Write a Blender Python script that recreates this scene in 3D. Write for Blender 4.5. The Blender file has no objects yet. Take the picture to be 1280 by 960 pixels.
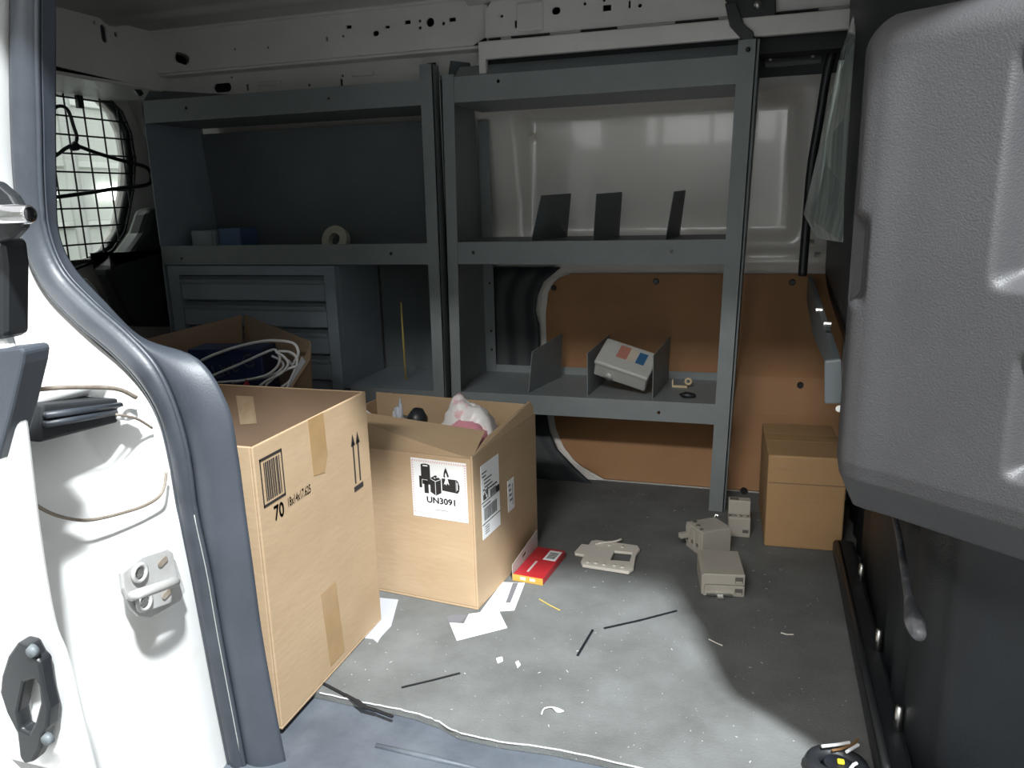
import bpy, bmesh, math, random
from mathutils import Vector, Matrix
from mathutils.geometry import tessellate_polygon
random.seed(7)
SC = bpy.context.scene
COL = SC.collection
# ------------------------------------------------------------------ camera, world, lamps, exposure
CAMR = [[0.9541771395192458, 0.29808035240875874, -0.026345586475535886], [0.043783893075625246, -0.22616255309743918, -0.9731050664155388], [-0.296021886228049, 0.9273610963828051, -0.22885025625869385]]
cam = bpy.data.objects.new('camera', bpy.data.cameras.new('camera')); COL.objects.link(cam)
r0, r1, r2 = [Vector(r) for r in CAMR]
cam.matrix_world = Matrix(((r0.x, -r1.x, -r2.x, 0), (r0.y, -r1.y, -r2.y, 0), (r0.z, -r1.z, -r2.z, .82), (0, 0, 0, 1)))
cam.data.sensor_width = 36; cam.data.lens = 980 / 1280 * 36; cam.data.clip_start = .02
SC.camera = cam
SC.view_settings.view_transform = 'Standard'; SC.view_settings.look = 'None'
SC.view_settings.exposure = 0; SC.view_settings.gamma = 1; SC.view_settings.use_curve_mapping = False
w = bpy.data.worlds.new('world'); SC.world = w; w.use_nodes = True
w.node_tree.nodes['Background'].inputs[0].default_value = (.98, 1.0, 1.0, 1)
w.node_tree.nodes['Background'].inputs[1].default_value = 1.05

def lamp(name, loc, target, size, power, col=(1, 1, 1), sizey=None):
    l = bpy.data.lights.new(name, 'AREA'); l.size = size; l.energy = power; l.color = col
    if sizey: l.shape = 'RECTANGLE'; l.size_y = sizey
    o = bpy.data.objects.new(name, l); COL.objects.link(o); o.location = loc
    o.rotation_euler = (Vector(target) - Vector(loc)).to_track_quat('-Z', 'Y').to_euler()
    return o
lamp('workshop_lamp', (.8, -.87, 3.5), (-.3, .95, .3), .18, 420, (.93, .98, 1.0))
lamp('ceiling_lamp_far', (-.6, -3.2, 3.56), (-.5, 1.5, .5), 1.6, 120, (1, .98, .94), .25)
lamp('garage_door_fill', (-3.6, 2.5, 3.2), (-5.2, 2.6, .8), 1.0, 60, (.96, 1, .96))  # added fill, brightens the garage door beyond the rear window

# ------------------------------------------------------------------ materials
def mat(name, c, rough=.5, metal=0, c2=None, nscale=6, lo=.35, hi=.7, bump=0, bscale=60, speck=None, spscale=90, spth=.72, coat=0, spec=.5, emit=None, trans=0, detail=6, stretch=None):
    m = bpy.data.materials.new(name); m.use_nodes = True
    N = m.node_tree.nodes; L = m.node_tree.links; b = N['Principled BSDF']
    b.inputs['Base Color'].default_value = (*c, 1); b.inputs['Roughness'].default_value = rough
    b.inputs['Metallic'].default_value = metal; b.inputs['Specular IOR Level'].default_value = spec
    b.inputs['Coat Weight'].default_value = coat; b.inputs['Transmission Weight'].default_value = trans
    tc = N.new('ShaderNodeTexCoord'); src = tc.outputs['Object']
    if stretch:
        mp = N.new('ShaderNodeMapping'); mp.inputs['Scale'].default_value = stretch
        L.new(src, mp.inputs[0]); src = mp.outputs[0]
    out = None
    if c2:
        n = N.new('ShaderNodeTexNoise'); n.inputs['Scale'].default_value = nscale; n.inputs['Detail'].default_value = detail
        n.inputs['Roughness'].default_value = .62; L.new(src, n.inputs['Vector'])
        r = N.new('ShaderNodeMapRange'); r.inputs[1].default_value = lo; r.inputs[2].default_value = hi; L.new(n.outputs[0], r.inputs[0])
        mx = N.new('ShaderNodeMix'); mx.data_type = 'RGBA'; L.new(r.outputs[0], mx.inputs[0])
        mx.inputs[6].default_value = (*c, 1); mx.inputs[7].default_value = (*c2, 1); out = mx.outputs[2]
    if speck:
        n = N.new('ShaderNodeTexNoise'); n.inputs['Scale'].default_value = spscale; n.inputs['Detail'].default_value = 2
        L.new(src, n.inputs['Vector'])
        r = N.new('ShaderNodeMapRange'); r.inputs[1].default_value = spth; r.inputs[2].default_value = spth + .03; L.new(n.outputs[0], r.inputs[0])
        mx = N.new('ShaderNodeMix'); mx.data_type = 'RGBA'; L.new(r.outputs[0], mx.inputs[0])
        if out: L.new(out, mx.inputs[6])
        else: mx.inputs[6].default_value = (*c, 1)
        mx.inputs[7].default_value = (*speck, 1); out = mx.outputs[2]
    if out: L.new(out, b.inputs['Base Color'])
    if bump:
        n = N.new('ShaderNodeTexNoise'); n.inputs['Scale'].default_value = bscale; n.inputs['Detail'].default_value = 3
        L.new(src, n.inputs['Vector'])
        bp = N.new('ShaderNodeBump'); bp.inputs['Strength'].default_value = bump; bp.inputs['Distance'].default_value = .01
        L.new(n.outputs[0], bp.inputs['Height']); L.new(bp.outputs[0], b.inputs['Normal'])
    if emit:
        b.inputs['Emission Color'].default_value = (*c, 1); b.inputs['Emission Strength'].default_value = emit
    return m
WHITE = mat('white_body_paint', (.78, .79, .8), .3, c2=(.7, .7, .69), nscale=5, coat=.3)
JAMB = mat('dusty_white_jamb_paint', (.8, .8, .79), .35, c2=(.62, .58, .52), nscale=7, lo=.55, hi=.9, coat=.2)
INWHITE = mat('inner_panel_paint', (.78, .745, .715), .16, c2=(.72, .69, .66), nscale=3, coat=.4)
ROOFP = mat('roof_primer_paint', (.66, .66, .65), .5, c2=(.54, .54, .53), nscale=4)
RAILP = mat('roof_rail_paint', (.72, .7, .69), .4, c2=(.62, .6, .59), nscale=5)
STRK = mat('striker_grey_paint', (.5, .5, .5), .4, c2=(.4, .39, .37), nscale=30)
DIRT = mat('grime', (.16, .12, .09), .8, c2=(.4, .36, .3), nscale=18)
RACK = mat('grey_powder_coat', (.215, .24, .248), .45, c2=(.185, .207, .215), nscale=9, bump=.05, bscale=300)
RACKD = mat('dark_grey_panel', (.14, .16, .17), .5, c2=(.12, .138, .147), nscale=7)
CAB = mat('blue_grey_cabinet', (.26, .305, .345), .45, c2=(.215, .255, .29), nscale=8)
HARD = mat('hardboard', (.36, .19, .088), .55, spec=.25, c2=(.3, .155, .068), nscale=5, bump=.02, bscale=200)
BLACK = mat('black_plastic', (.018, .02, .023), .4)
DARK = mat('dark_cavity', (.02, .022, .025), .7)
BLACKM = mat('black_cable_tie_plastic', (.012, .014, .018), .35)
RUB = mat('weatherstrip_rubber', (.034, .04, .05), .42, c2=(.05, .058, .07), nscale=14, bump=.04, bscale=180)
TRIM = mat('blue_grey_trim_plastic', (.042, .049, .062), .45, c2=(.058, .067, .083), nscale=7, bump=.06, bscale=400)
ABS = mat('textured_charcoal_plastic', (.054, .0525, .055), .5, c2=(.043, .042, .045), nscale=5, bump=.16, bscale=500, speck=(.09, .09, .09), spscale=320, spth=.75)
ABSD = mat('charcoal_lower_panel', (.011, .0135, .017), .45, c2=(.018, .021, .025), nscale=8, bump=.15, bscale=300, speck=(.2, .2, .21), spscale=70, spth=.78)
MATF = mat('dusty_rubber_floor_mat', (.09, .092, .088), .88, c2=(.175, .182, .18), nscale=7, lo=.22, hi=.72, bump=.16, bscale=230, speck=(.36, .37, .36), spscale=170, spth=.735, detail=14)
FRAY = mat('frayed_fabric_edge', (.55, .55, .54), .9)
SILL = mat('scuffed_sill_plastic', (.075, .087, .107), .5, c2=(.13, .146, .17), nscale=9, lo=.35, hi=.75, bump=.1, bscale=60)
CARD = mat('cardboard', (.49, .352, .22), .8, c2=(.43, .3, .18), nscale=4, bump=.06, bscale=35, stretch=(1, 1, 3))
CARDB = mat('brown_cardboard', (.44, .27, .13), .75, c2=(.38, .23, .11), nscale=5, bump=.06, bscale=40)
CARDI = mat('cardboard_shade_and_seam', (.25, .165, .105), .85, c2=(.215, .14, .088), nscale=5)  # darker cardboard copy: shade inside the tall box, and the flap seam
CARDD = mat('dull_brown_cardboard', (.3, .205, .135), .85, c2=(.25, .17, .11), nscale=5)
TAPE = mat('clear_brown_tape', (.42, .27, .13), .25, c2=(.36, .23, .11), nscale=20)
TAPEI = mat('pale_tape_residue', (.5, .38, .25), .4, c2=(.38, .26, .16), nscale=30)
INK = mat('black_print', (.02, .018, .018), .7)
INKG = mat('grey_print', (.16, .16, .18), .7)
PAPER = mat('white_paper', (.85, .86, .87), .7)
PAPERG = mat('grey_print_bar', (.45, .47, .52), .7)
LABELR = mat('red_hatch_print', (.75, .5, .5), .7)
MODP = mat('light_grey_module_plastic', (.46, .43, .38), .45, c2=(.42, .39, .34), nscale=12)
MODD = mat('module_slot_dark', (.13, .12, .11), .5)
STEEL = mat('zinc_steel', (.6, .6, .58), .3, metal=1)
CHROME = mat('chrome', (.75, .75, .77), .12, metal=1)
PLATE = mat('cream_plastic', (.75, .71, .64), .4)
RED = mat('red_carton_print', (.5, .03, .035), .35, c2=(.42, .02, .03), nscale=20)
YEL = mat('yellow_carton_end', (.62, .36, .07), .5)
PINKG = mat('carton_back_grey', (.5, .46, .43), .6)
BLUEC = mat('navy_carton_print', (.02, .035, .1), .5, c2=(.012, .022, .065), nscale=12)
CABLE = mat('white_cable', (.72, .73, .74), .4)
BAG = mat('thin_white_plastic_bag', (.78, .76, .75), .35, c2=(.72, .42, .45), nscale=9, lo=.56, hi=.62, bump=.3, bscale=30)
PINK = mat('pink_print', (.72, .3, .36), .45)
REDS = mat('red_plastic', (.45, .02, .04), .4)
GALV = mat('grey_metal_box', (.55, .55, .53), .35, metal=.2, c2=(.47, .47, .45), nscale=7)
BRASS = mat('beige_plastic', (.62, .5, .33), .5)
WOOD = mat('yellow_stick', (.55, .42, .12), .5)
CLEARP = mat('pale_green_clouded_plastic', (.5, .57, .54), .16, c2=(.3, .36, .36), nscale=7, lo=.4, hi=.62, stretch=(6, 6, .6), coat=.6, spec=.8)
GDOOR = mat('garage_door_panel_paint', (.5, .52, .48), .6)
GREYM = mat('galvanised_strut', (.35, .36, .34), .5)
WINL = mat('daylit_window', (1, 1, 1), emit=3.2)
CONC = mat('concrete_ground', (.22, .22, .21), .8, c2=(.3, .3, .29), nscale=2)
GLASS = mat('window_glass', (.95, 1, .98), .02, trans=1)
TAPEW = mat('masking_tape', (.6, .57, .48), .6)
BLUEP = mat('blue_wrap', (.06, .1, .2), .45)
FROST = mat('frosted_blue_plastic', (.19, .225, .26), .35)
BROWNW = mat('brown_wire', (.22, .12, .05), .5)
YELP = mat('yellow_plastic', (.7, .55, .03), .4)

# ------------------------------------------------------------------ helpers
OFF = {}
class MB:
    def __init__(s): s.bm = bmesh.new()
    def face(s, vs):
        try: s.bm.faces.new(vs)
        except ValueError: pass
    def hexa(s, p):   # 8 points: bottom 4 ccw, top 4 ccw
        v = [s.bm.verts.new(q) for q in p]
        for f in ((0,3,2,1),(4,5,6,7),(0,1,5,4),(1,2,6,5),(2,3,7,6),(3,0,4,7)): s.face([v[i] for i in f])
        return s
    def box(s, x0, x1, y0, y1, z0, z1, M=None):
        p = [Vector(q) for q in ((x0,y0,z0),(x1,y0,z0),(x1,y1,z0),(x0,y1,z0),(x0,y0,z1),(x1,y0,z1),(x1,y1,z1),(x0,y1,z1))]
        if M: p = [M @ q for q in p]
        return s.hexa(p)
    def slab(s, pts, d):  # polygon in 3D extruded by the vector d
        d = Vector(d); a = [Vector(p) for p in pts]
        n = len(a); va = [s.bm.verts.new(p) for p in a]; vb = [s.bm.verts.new(p + d) for p in a]
        tri = tessellate_polygon([a])
        for t in tri:
            s.face([va[i] for i in t]); s.face([vb[i] for i in reversed(t)])
        for i in range(n): s.face([va[i], va[(i+1) % n], vb[(i+1) % n], vb[i]])
        return s
    def plate(s, outer, holes, o, u, v, d):  # 2D outlines in the frame o,u,v with real holes, extruded by d
        o, u, v, d = Vector(o), Vector(u), Vector(v), Vector(d)
        loops = [[Vector((a, b, 0)) for a, b in lp] for lp in [outer] + holes]
        flat = [p for lp in loops for p in lp]
        P = [o + u * p.x + v * p.y for p in flat]
        va = [s.bm.verts.new(p) for p in P]; vb = [s.bm.verts.new(p + d) for p in P]
        for t in tessellate_polygon(loops):
            s.face([va[i] for i in t]); s.face([vb[i] for i in reversed(t)])
        k = 0
        for lp in loops:
            n = len(lp)
            for i in range(n):
                a, b = k + i, k + (i+1) % n; s.face([va[a], va[b], vb[b], vb[a]])
            k += n
        return s
    def tube(s, pts, r, seg=8, closed=False, cap=True):
        P = [Vector(p) for p in pts]; n = len(P); rr = r if isinstance(r, (list, tuple)) else [r]*n
        rings = []; up = Vector((0, 0, 1))
        for i in range(n):
            if closed: t = P[(i+1) % n] - P[i-1]
            else: t = P[min(i+1, n-1)] - P[max(i-1, 0)]
            t.normalize()
            a = t.cross(up)
            if a.length < .05: a = t.cross(Vector((0, 1, 0)))
            a.normalize(); b = t.cross(a); 
            rings.append([s.bm.verts.new(P[i] + (a*math.cos(2*math.pi*k/seg) + b*math.sin(2*math.pi*k/seg))*rr[i]) for k in range(seg)])
        m = n if closed else n-1
        for i in range(m):
            A, B = rings[i], rings[(i+1) % n]
            best = min(range(seg), key=lambda q: (A[0].co - B[q].co).length)
            for k in range(seg): s.face([A[k], A[(k+1) % seg], B[(k+1+best) % seg], B[(k+best) % seg]])
        if cap and not closed: s.face(rings[0][::-1]); s.face(rings[-1])
        return s
    def cyl(s, p0, p1, r0, r1=None, seg=12):
        return s.tube([p0, p1], [r0, r0 if r1 is None else r1], seg)
    def grid(s, fn, nu, nv, closeu=False):
        V = [[s.bm.verts.new(fn(i/nu, j/nv)) for j in range(nv+1)] for i in range(nu if closeu else nu+1)]
        for i in range(nu):
            for j in range(nv): s.face([V[i][j], V[(i+1) % len(V)][j], V[(i+1) % len(V)][j+1], V[i][j+1]])
        return s
    def build(s, name, m, parent=None, smooth=False, bevel=0, solid=0, local=False, sub=0):
        bmesh.ops.recalc_face_normals(s.bm, faces=s.bm.faces)
        off = Vector((0, 0, 0))
        if parent is not None: off = OFF.get(parent.name, off)
        if off.length: bmesh.ops.translate(s.bm, verts=s.bm.verts, vec=-off)
        me = bpy.data.meshes.new(name); s.bm.to_mesh(me); s.bm.free()
        if m: me.materials.append(m)
        if smooth:
            for p in me.polygons: p.use_smooth = True
        o = bpy.data.objects.new(name, me); COL.objects.link(o)
        if parent is not None: o.parent = parent; OFF[o.name] = off
        if solid: md = o.modifiers.new('solid', 'SOLIDIFY'); md.thickness = solid; md.offset = 0
        if bevel:
            md = o.modifiers.new('bevel', 'BEVEL'); md.width = bevel; md.segments = 2; md.limit_method = 'ANGLE'
        if sub: md = o.modifiers.new('sub', 'SUBSURF'); md.levels = sub; md.render_levels = sub
        return o
def tag(o, label, cat, group=None, kind=None):
    o['label'] = label; o['category'] = cat
    if group: o['group'] = group
    if kind: o['kind'] = kind
    return o
def thing(name, label, cat, loc=(0, 0, 0), rotz=0, group=None, local=False, kind=None, rot=None):
    o = bpy.data.objects.new(name, None); COL.objects.link(o); o.location = loc
    o.rotation_euler = rot if rot else (0, 0, rotz); o.empty_display_size = .05
    OFF[o.name] = Vector((0, 0, 0)) if (local or rotz or rot) else Vector(loc)
    return tag(o, label, cat, group, kind)
def struct(o, label, cat): return tag(o, label, cat, kind='structure')
def inst(src, name, parent, loc, rot=(0, 0, 0)):  # another object sharing a small part's mesh
    o = bpy.data.objects.new(name, src.data); COL.objects.link(o); o.parent = parent
    o.location = Vector(loc) - OFF.get(parent.name, Vector((0, 0, 0))); o.rotation_euler = rot
    OFF[o.name] = OFF.get(parent.name, Vector((0, 0, 0)))
    return o
def circ(cx, cy, r, n=10): return [(cx + r*math.cos(2*math.pi*i/n), cy + r*math.sin(2*math.pi*i/n)) for i in range(n)]
def rect(cx, cy, w, h): return [(cx-w/2, cy-h/2), (cx+w/2, cy-h/2), (cx+w/2, cy+h/2), (cx-w/2, cy+h/2)]
def oval(cx, cy, w, h, ang=0, n=16):
    r = min(w, h)/2; L = (max(w, h)-2*r)/2; pts = []
    for i in range(n):
        t = 2*math.pi*(i+.5)/n; x = r*math.cos(t); y = r*math.sin(t)
        if w >= h: x += L if x > 0 else -L
        else: y += L if y > 0 else -L
        pts.append((cx + x*math.cos(ang) - y*math.sin(ang), cy + x*math.sin(ang) + y*math.cos(ang)))
    return pts
def sm(a, b, x):
    if a == b: return float(x > a)
    t = max(0., min(1., (x-a)/(b-a))); return t*t*(3-2*t)
def rbox(u, v, u0, u1, v0, v1, e): return sm(u0-e, u0+e, u)*(1-sm(u1-e, u1+e, u))*sm(v0-e, v0+e, v)*(1-sm(v1-e, v1+e, v))
def lerp_path(P, t):
    P = [Vector(p) for p in P]; D = [0]
    for a, b in zip(P, P[1:]): D.append(D[-1] + (b-a).length)
    d = t*D[-1]
    for i in range(len(P)-1):
        if d <= D[i+1] or i == len(P)-2:
            k = (d-D[i])/max(1e-9, D[i+1]-D[i]); return P[i].lerp(P[i+1], min(1, k))
def smooth_path(P, n):  # Catmull-Rom resample
    P = [Vector(p) for p in P]; out = []
    m = len(P)-1
    for i in range(n+1):
        t = i/n*m; k = min(int(t), m-1); f = t-k
        p0, p1, p2, p3 = P[max(k-1, 0)], P[k], P[k+1], P[min(k+2, m)]
        out.append(.5*((2*p1) + (p2-p0)*f + (2*p0-5*p1+4*p2-p3)*f*f + (3*p1-p0-3*p2+p3)*f**3))
    return out
def text(s, name, m, parent, o, u, v, h, width=None, ext=.0002, bold=0):   # flat print in the frame o,u,v; h = cap height
    c = bpy.data.curves.new(name, 'FONT'); c.body = s; c.size = 1; c.extrude = 0; c.resolution_u = 3
    t = bpy.data.objects.new(name, c); COL.objects.link(t)
    dg = bpy.context.evaluated_depsgraph_get()
    me = bpy.data.meshes.new_from_object(t.evaluated_get(dg)); bpy.data.objects.remove(t)
    xs = [q.co.x for q in me.vertices]; ys = [q.co.y for q in me.vertices]
    sy = h/max(ys); sx = (width/(max(xs)-min(xs))) if width else sy; x0 = min(xs)
    off = OFF.get(parent.name, Vector((0, 0, 0)))
    o, u, v = Vector(o), Vector(u).normalized(), Vector(v).normalized(); nn = u.cross(v)
    if bold:
        bm = bmesh.new(); d = bold*max(ys)
        for dx, dy in ((-d, 0), (d, 0), (0, d), (0, -d)):
            n0 = len(bm.verts); bm.from_mesh(me); bm.verts.ensure_lookup_table()
            for q in bm.verts[n0:]: q.co.x += dx; q.co.y += dy
        bm.to_mesh(me); bm.free()
    for q in me.vertices: q.co = o + u*(q.co.x-x0)*sx + v*q.co.y*sy + nn*ext - off
    me.materials.clear(); me.materials.append(m); me.name = name
    ob = bpy.data.objects.new(name, me); COL.objects.link(ob); ob.parent = parent; OFF[ob.name] = off
    return ob
PROF = [(-.08,2.14),(0,2.18),(.1,2.25),(.2,2.31),(.3,2.35),(.5,2.38),(.8,2.38),(1.0,2.35),(1.15,2.28),(1.35,2.16)]
def yw(z):
    if z <= PROF[0][0]: return PROF[0][1]
    for (a, b), (c, d) in zip(PROF, PROF[1:]):
        if z <= c: return b + (d-b)*(z-a)/(c-a)
    return PROF[-1][1]
X, Y, Z = Vector((1, 0, 0)), Vector((0, 1, 0)), Vector((0, 0, 1))

# ------------------------------------------------------------------ STRUCTURE: floor, sill, ceiling, walls
edge = [(-2.1, 1.1)] + [(p[0], p[1]) for p in [(-0.6938,1.0361,0.0000),(-0.6148,1.0323,0.0000),(-0.5593,1.0318,0.0000),(-0.5096,1.0281,0.0000),(-0.4660,1.0189,0.0000),(-0.4266,1.0033,0.0000),(-0.3611,0.9998,0.0000),(-0.2725,1.0053,0.0000),(-0.1853,1.0021,-0.0000)]] + [(.0, .99), (.14, .985), (.42, .97)]
mb = MB(); mb.slab([(x, y, 0) for x, y in edge] + [(.42, 2.3, 0), (-2.1, 2.3, 0)], (0, 0, -.012))
fl = struct(mb.build('floor', MATF), 'dusty dark grey rubber cargo floor mat covering the van bed', 'floor')
mb = MB(); pts = smooth_path([(x, y, .002) for x, y in edge[1:]], 60); mb.tube([(p.x, p.y + random.uniform(-.0012, .0012), .0003) for p in pts], .0013, 6)
mb.build('frayed_edge', FRAY, fl)
mb = MB(); mb.slab([(-2.1, .84, 0), (.5, .84, 0), (.5, 2.4, 0), (-2.1, 2.4, 0)], (0, 0, .03))
for v in mb.bm.verts: v.co.z -= .043
sb = struct(mb.build('trim_1', SILL), 'scuffed blue grey plastic sill plate in front of the floor mat', 'door sill')
MB().box(-.85, .45, .80, .842, -.09, -.018).build('step_lip', SILL, sb, bevel=.008)
mb = MB(); mb.tube([(-0.5455,0.9534,-0.0120),(-0.4486,0.9501,-0.0120),(-0.3692,0.9469,-0.0120)], [.004, .005, .003], 6); mb.build('raised_rib', SILL, sb, smooth=True)
struct(MB().box(-6, 4, -6, 6, -.6, -.55).build('floor_2', CONC), 'grey concrete workshop ground below the van', 'ground')
struct(MB().box(-2.3, .6, .62, 2.3, -.3, -.1).build('trim_2', DARK), 'dark underbody below the sill', 'underbody')

# ceiling with pressed ribs running along the van
def roof(u, v):
    y = .635 + 1.615*v; x = -2.1 + 2.7*u
    z = 1.335
    for yc in (.8, 1.15, 1.5, 1.9): z += -.013*(sm(yc-.03, yc, y)*(1-sm(yc+.02, yc+.05, y)))
    return (x, y, z)
mb = MB(); mb.grid(roof, 2, 180)
ceil = struct(mb.build('ceiling', ROOFP, smooth=True, solid=.006), 'grey painted van roof panel with long pressed ribs', 'ceiling')
mb = MB()
mb.box(-2.1, .6, 2.06, 2.25, 1.325, 1.34); mb.build('roof_flange', RAILP, ceil, bevel=.004)
mb = MB(); mb.slab([(-0.7308,1.9559,1.3100),(-0.6045,1.9783,1.3100),(-0.6931,2.1752,1.3100),(-0.7420,2.1330,1.3100),(-0.7546,2.0695,1.3100)], (0, 0, .02)); mb.build('roof_bow_end', RAILP, ceil, bevel=.006)

# far wall: one pressed metal panel on the body's curved profile
def wallfn(u, v):
    x = -2.1 + 2.6*u; z = -.02 + 1.3*v
    y = yw(z)
    k = rbox(x, z, -.70, .085, .70, 1.07, .022); y += (2.395 - y)*k         # big flat upper pressing
    y -= .012*rbox(x, z, -.75, .3, .615, .66, .012)                   # moulded band
    return (x, y, z)
mb = MB(); mb.grid(wallfn, 190, 130)
wf = struct(mb.build('wall_far', INWHITE, smooth=True, solid=.004), 'white painted inner side panel of the van behind the shelving', 'wall')
def rowpanel(rows, m, name, parent, off, thick):
    mb = MB(); a = []
    for z, xl, xr in rows:
        a.append([mb.bm.verts.new((xl + (xr-xl)*i/10, yw(z)-off, z)) for i in range(11)])
    for r, q in zip(a, a[1:]):
        for i in range(10): mb.face([r[i], r[i+1], q[i+1], q[i]])
    return mb.build(name, m, parent, solid=thick, bevel=.002)
hb_l = [(-0.4148,2.1821,0.0030),(-0.5034,2.2095,0.0422),(-0.5525,2.2396,0.0852),(-0.5789,2.2662,0.1270),(-0.6008,2.3056,0.1926),(-0.6188,2.3397,0.2744),(-0.6306,2.3609,0.3729),(-0.6355,2.3759,0.4724),(-0.6278,2.3800,0.5350),(-0.6066,2.3800,0.5726),(-0.5783,2.3800,0.5901),(-0.5528,2.3800,0.5950)]
hb_top = (0.1163,2.3800,0.5532)
rows = [(p[2], p[0], .23) for p in hb_l]
rows[0] = (max(.008, rows[0][0]), rows[0][1], .23)
zt = rows[-1][0]
zs0 = [r[0] for r in rows]
def xl_at(z):
    for a, b in zip(rows, rows[1:]):
        if a[0] <= z <= b[0]: return a[1] + (b[1]-a[1])*(z-a[0])/max(1e-6, b[0]-a[0])
    return rows[-1][1] if z > rows[-1][0] else rows[0][1]
fine = [rows[0][0] + (zt-rows[0][0])*i/40 for i in range(41)]
hbd = rowpanel([(z, xl_at(z), .23) for z in fine], HARD, 'hardboard_panel', wf, .016, .006)
rowpanel([(z, xl_at(z)-.022, .23) for z in [rows[0][0]-.006] + fine[1:]], INWHITE, 'panel_surround', wf, .006, .006)
clip = None
for px in ((-0.6095,2.3800,0.5502), (-0.2952,2.3800,0.5716), (0.0874,2.3800,0.5712), (-0.0173,2.1848,0.0069), (0.1231,2.3424,0.2811)):
    p = Vector(px); p.y = yw(p.z) - .02
    if clip is None:
        clip = MB().cyl((0, -.006, 0), (0, .004, 0), .007, .0105, 14).build('panel_clip', BLACK, hbd)
        clip.location = p
    else:
        inst(clip, 'panel_clip', hbd, p)
MB().box(*[-.675, -.655], yw(1.0)-.008, yw(1.0), 1.005, 1.012).build('sticker', TAPEW, wf)
MB().box(-.675, -.655, yw(1.0)-.008, yw(1.0), .994, 1.001).build('sticker', TAPEW, wf)
mb = MB()
def darkpan(u, v):
    z = -.01 + .625*v; x = -1.0 + (1.0 + xl_at(z) - (.018 if z < .45 else .03))*u; return (x, yw(z) - .03 - .003*math.sin(u*34), z)
mb.grid(darkpan, 40, 14); struct(mb.build('trim_3', mat('blue_black_liner', (.026, .031, .036), .6), smooth=True, solid=.006), 'black ribbed liner left of the brown hardboard panel', 'liner')

# roof side rail with punched holes, left length
def rail_holes(L): return [oval(*h[1:]) if h[0] == 'o' else (circ(*h[1:]) if h[0] == 'c' else rect(*h[1:])) for h in L]
ur = struct(MB().plate([(-1.75, 1.215), (-.745, 1.215), (-.70, 1.235), (-.70, 1.335), (-1.75, 1.335)],
    rail_holes([('o', (-1.6555,2.0700,1.2508)[0], (-1.6555,2.0700,1.2508)[2], .055, .03, -.35), ('c', -1.47, 1.262, .004, 8), ('c', -1.36, 1.258, .004, 8), ('r', -1.17, 1.265, .006, .012), ('c', -1.12, 1.268, .004, 8), ('r', -1.10, 1.29, .016, .009),
        ('o', -1.02, 1.267, .018, .014), ('r', -.985, 1.28, .014, .007), ('r', -.925, 1.287, .017, .01), ('c', -.89, 1.287, .0045, 8), ('c', -.89, 1.27, .0045, 8),
        ('c', -.86, 1.281, .0115, 12), ('c', -.823, 1.275, .005, 8), ('r', -.797, 1.282, .018, .01)]),
    (0, 2.07, 0), X, Z, (0, .006, 0)).build('trim_4', RAILP), 'grey roof side rail with punched holes over the left shelving', 'roof rail')
MB().box(-1.75, -.71, 2.075, 2.13, 1.207, 1.216).build('rail_step', RAILP, ur, bevel=.004)
MB().plate([(-1.75, 1.12), (-.74, 1.12), (-.74, 1.212), (-1.75, 1.212)],
    rail_holes([('o', -1.565, 1.17, .062, .026), ('r', -1.478, 1.165, .007, .018), ('c', -1.53, 1.197, .004, 8), ('c', -1.27, 1.158, .0045, 8), ('r', -1.165, 1.158, .008, .02), ('c', -1.16, 1.176, .004, 8), ('r', -.885, 1.173, .026, .036)]),
    (0, 2.125, 0), X, Z, (0, .005, 0)).build('lower_rail', RAILP, ur)
MB().box(-1.44, -1.36, 2.121, 2.127, 1.166, 1.178).build('pressed_bead', RAILP, ur, bevel=.003)
MB().box(-1.13, -1.06, 2.121, 2.127, 1.17, 1.182).build('pressed_bead', RAILP, ur, bevel=.003)
MB().box(-1.8, .3, 2.17, 2.18, 1.1, 1.34).build('rail_hole_shade', DARK, ur)  # dark sheet stands in for the shade behind the rail holes
# right length, brighter, with a channel bar beneath
ur2 = struct(MB().plate([(-.70, 1.225), (.3, 1.225), (.3, 1.335), (-.66, 1.335), (-.70, 1.29)],
    rail_holes([('c', -.655, 1.274, .004, 8), ('r', -.617, 1.252, .008, .018), ('c', -.594, 1.25, .004, 8), ('o', -.513, 1.274, .022, .018), ('c', -.44, 1.283, .004, 8), ('r', -.385, 1.269, .02, .014), ('c', -.392, 1.287, .004, 8),
        ('r', -.33, 1.272, .005, .017), ('c', -.305, 1.267, .005, 8), ('c', -.236, 1.284, .0045, 8), ('c', -.213, 1.3, .0045, 8)]),
    (0, 2.05, 0), X, Z, (0, .006, 0)).build('trim_5', RAILP), 'grey roof side rail with punched holes over the right shelving', 'roof rail')
MB().box(-.615, -.545, 2.044, 2.051, 1.232, 1.30).build('doubler_plate', RAILP, ur2, bevel=.005)
MB().box(-.70, .3, 2.055, 2.16, 1.219, 1.227).build('rail_step', RAILP, ur2, bevel=.003)
mb = MB(); mb.box(-.715, .3, 2.03, 2.05, 1.172, 1.215); mb.box(-.715, -.695, 2.03, 2.05, 1.125, 1.175); mb.build('channel_bar', RAILP, ur2, bevel=.003)
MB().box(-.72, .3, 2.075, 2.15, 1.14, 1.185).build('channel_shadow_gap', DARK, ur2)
for x0, x1 in ((-.69, -.66), (-.63, -.53), (-.45, -.36), (-.22, -.12), (-.06, .1)):
    MB().box(x0, x1, 2.043, 2.052, 1.2195, 1.2235).build('seam_slot', DARK, ur2)
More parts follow.
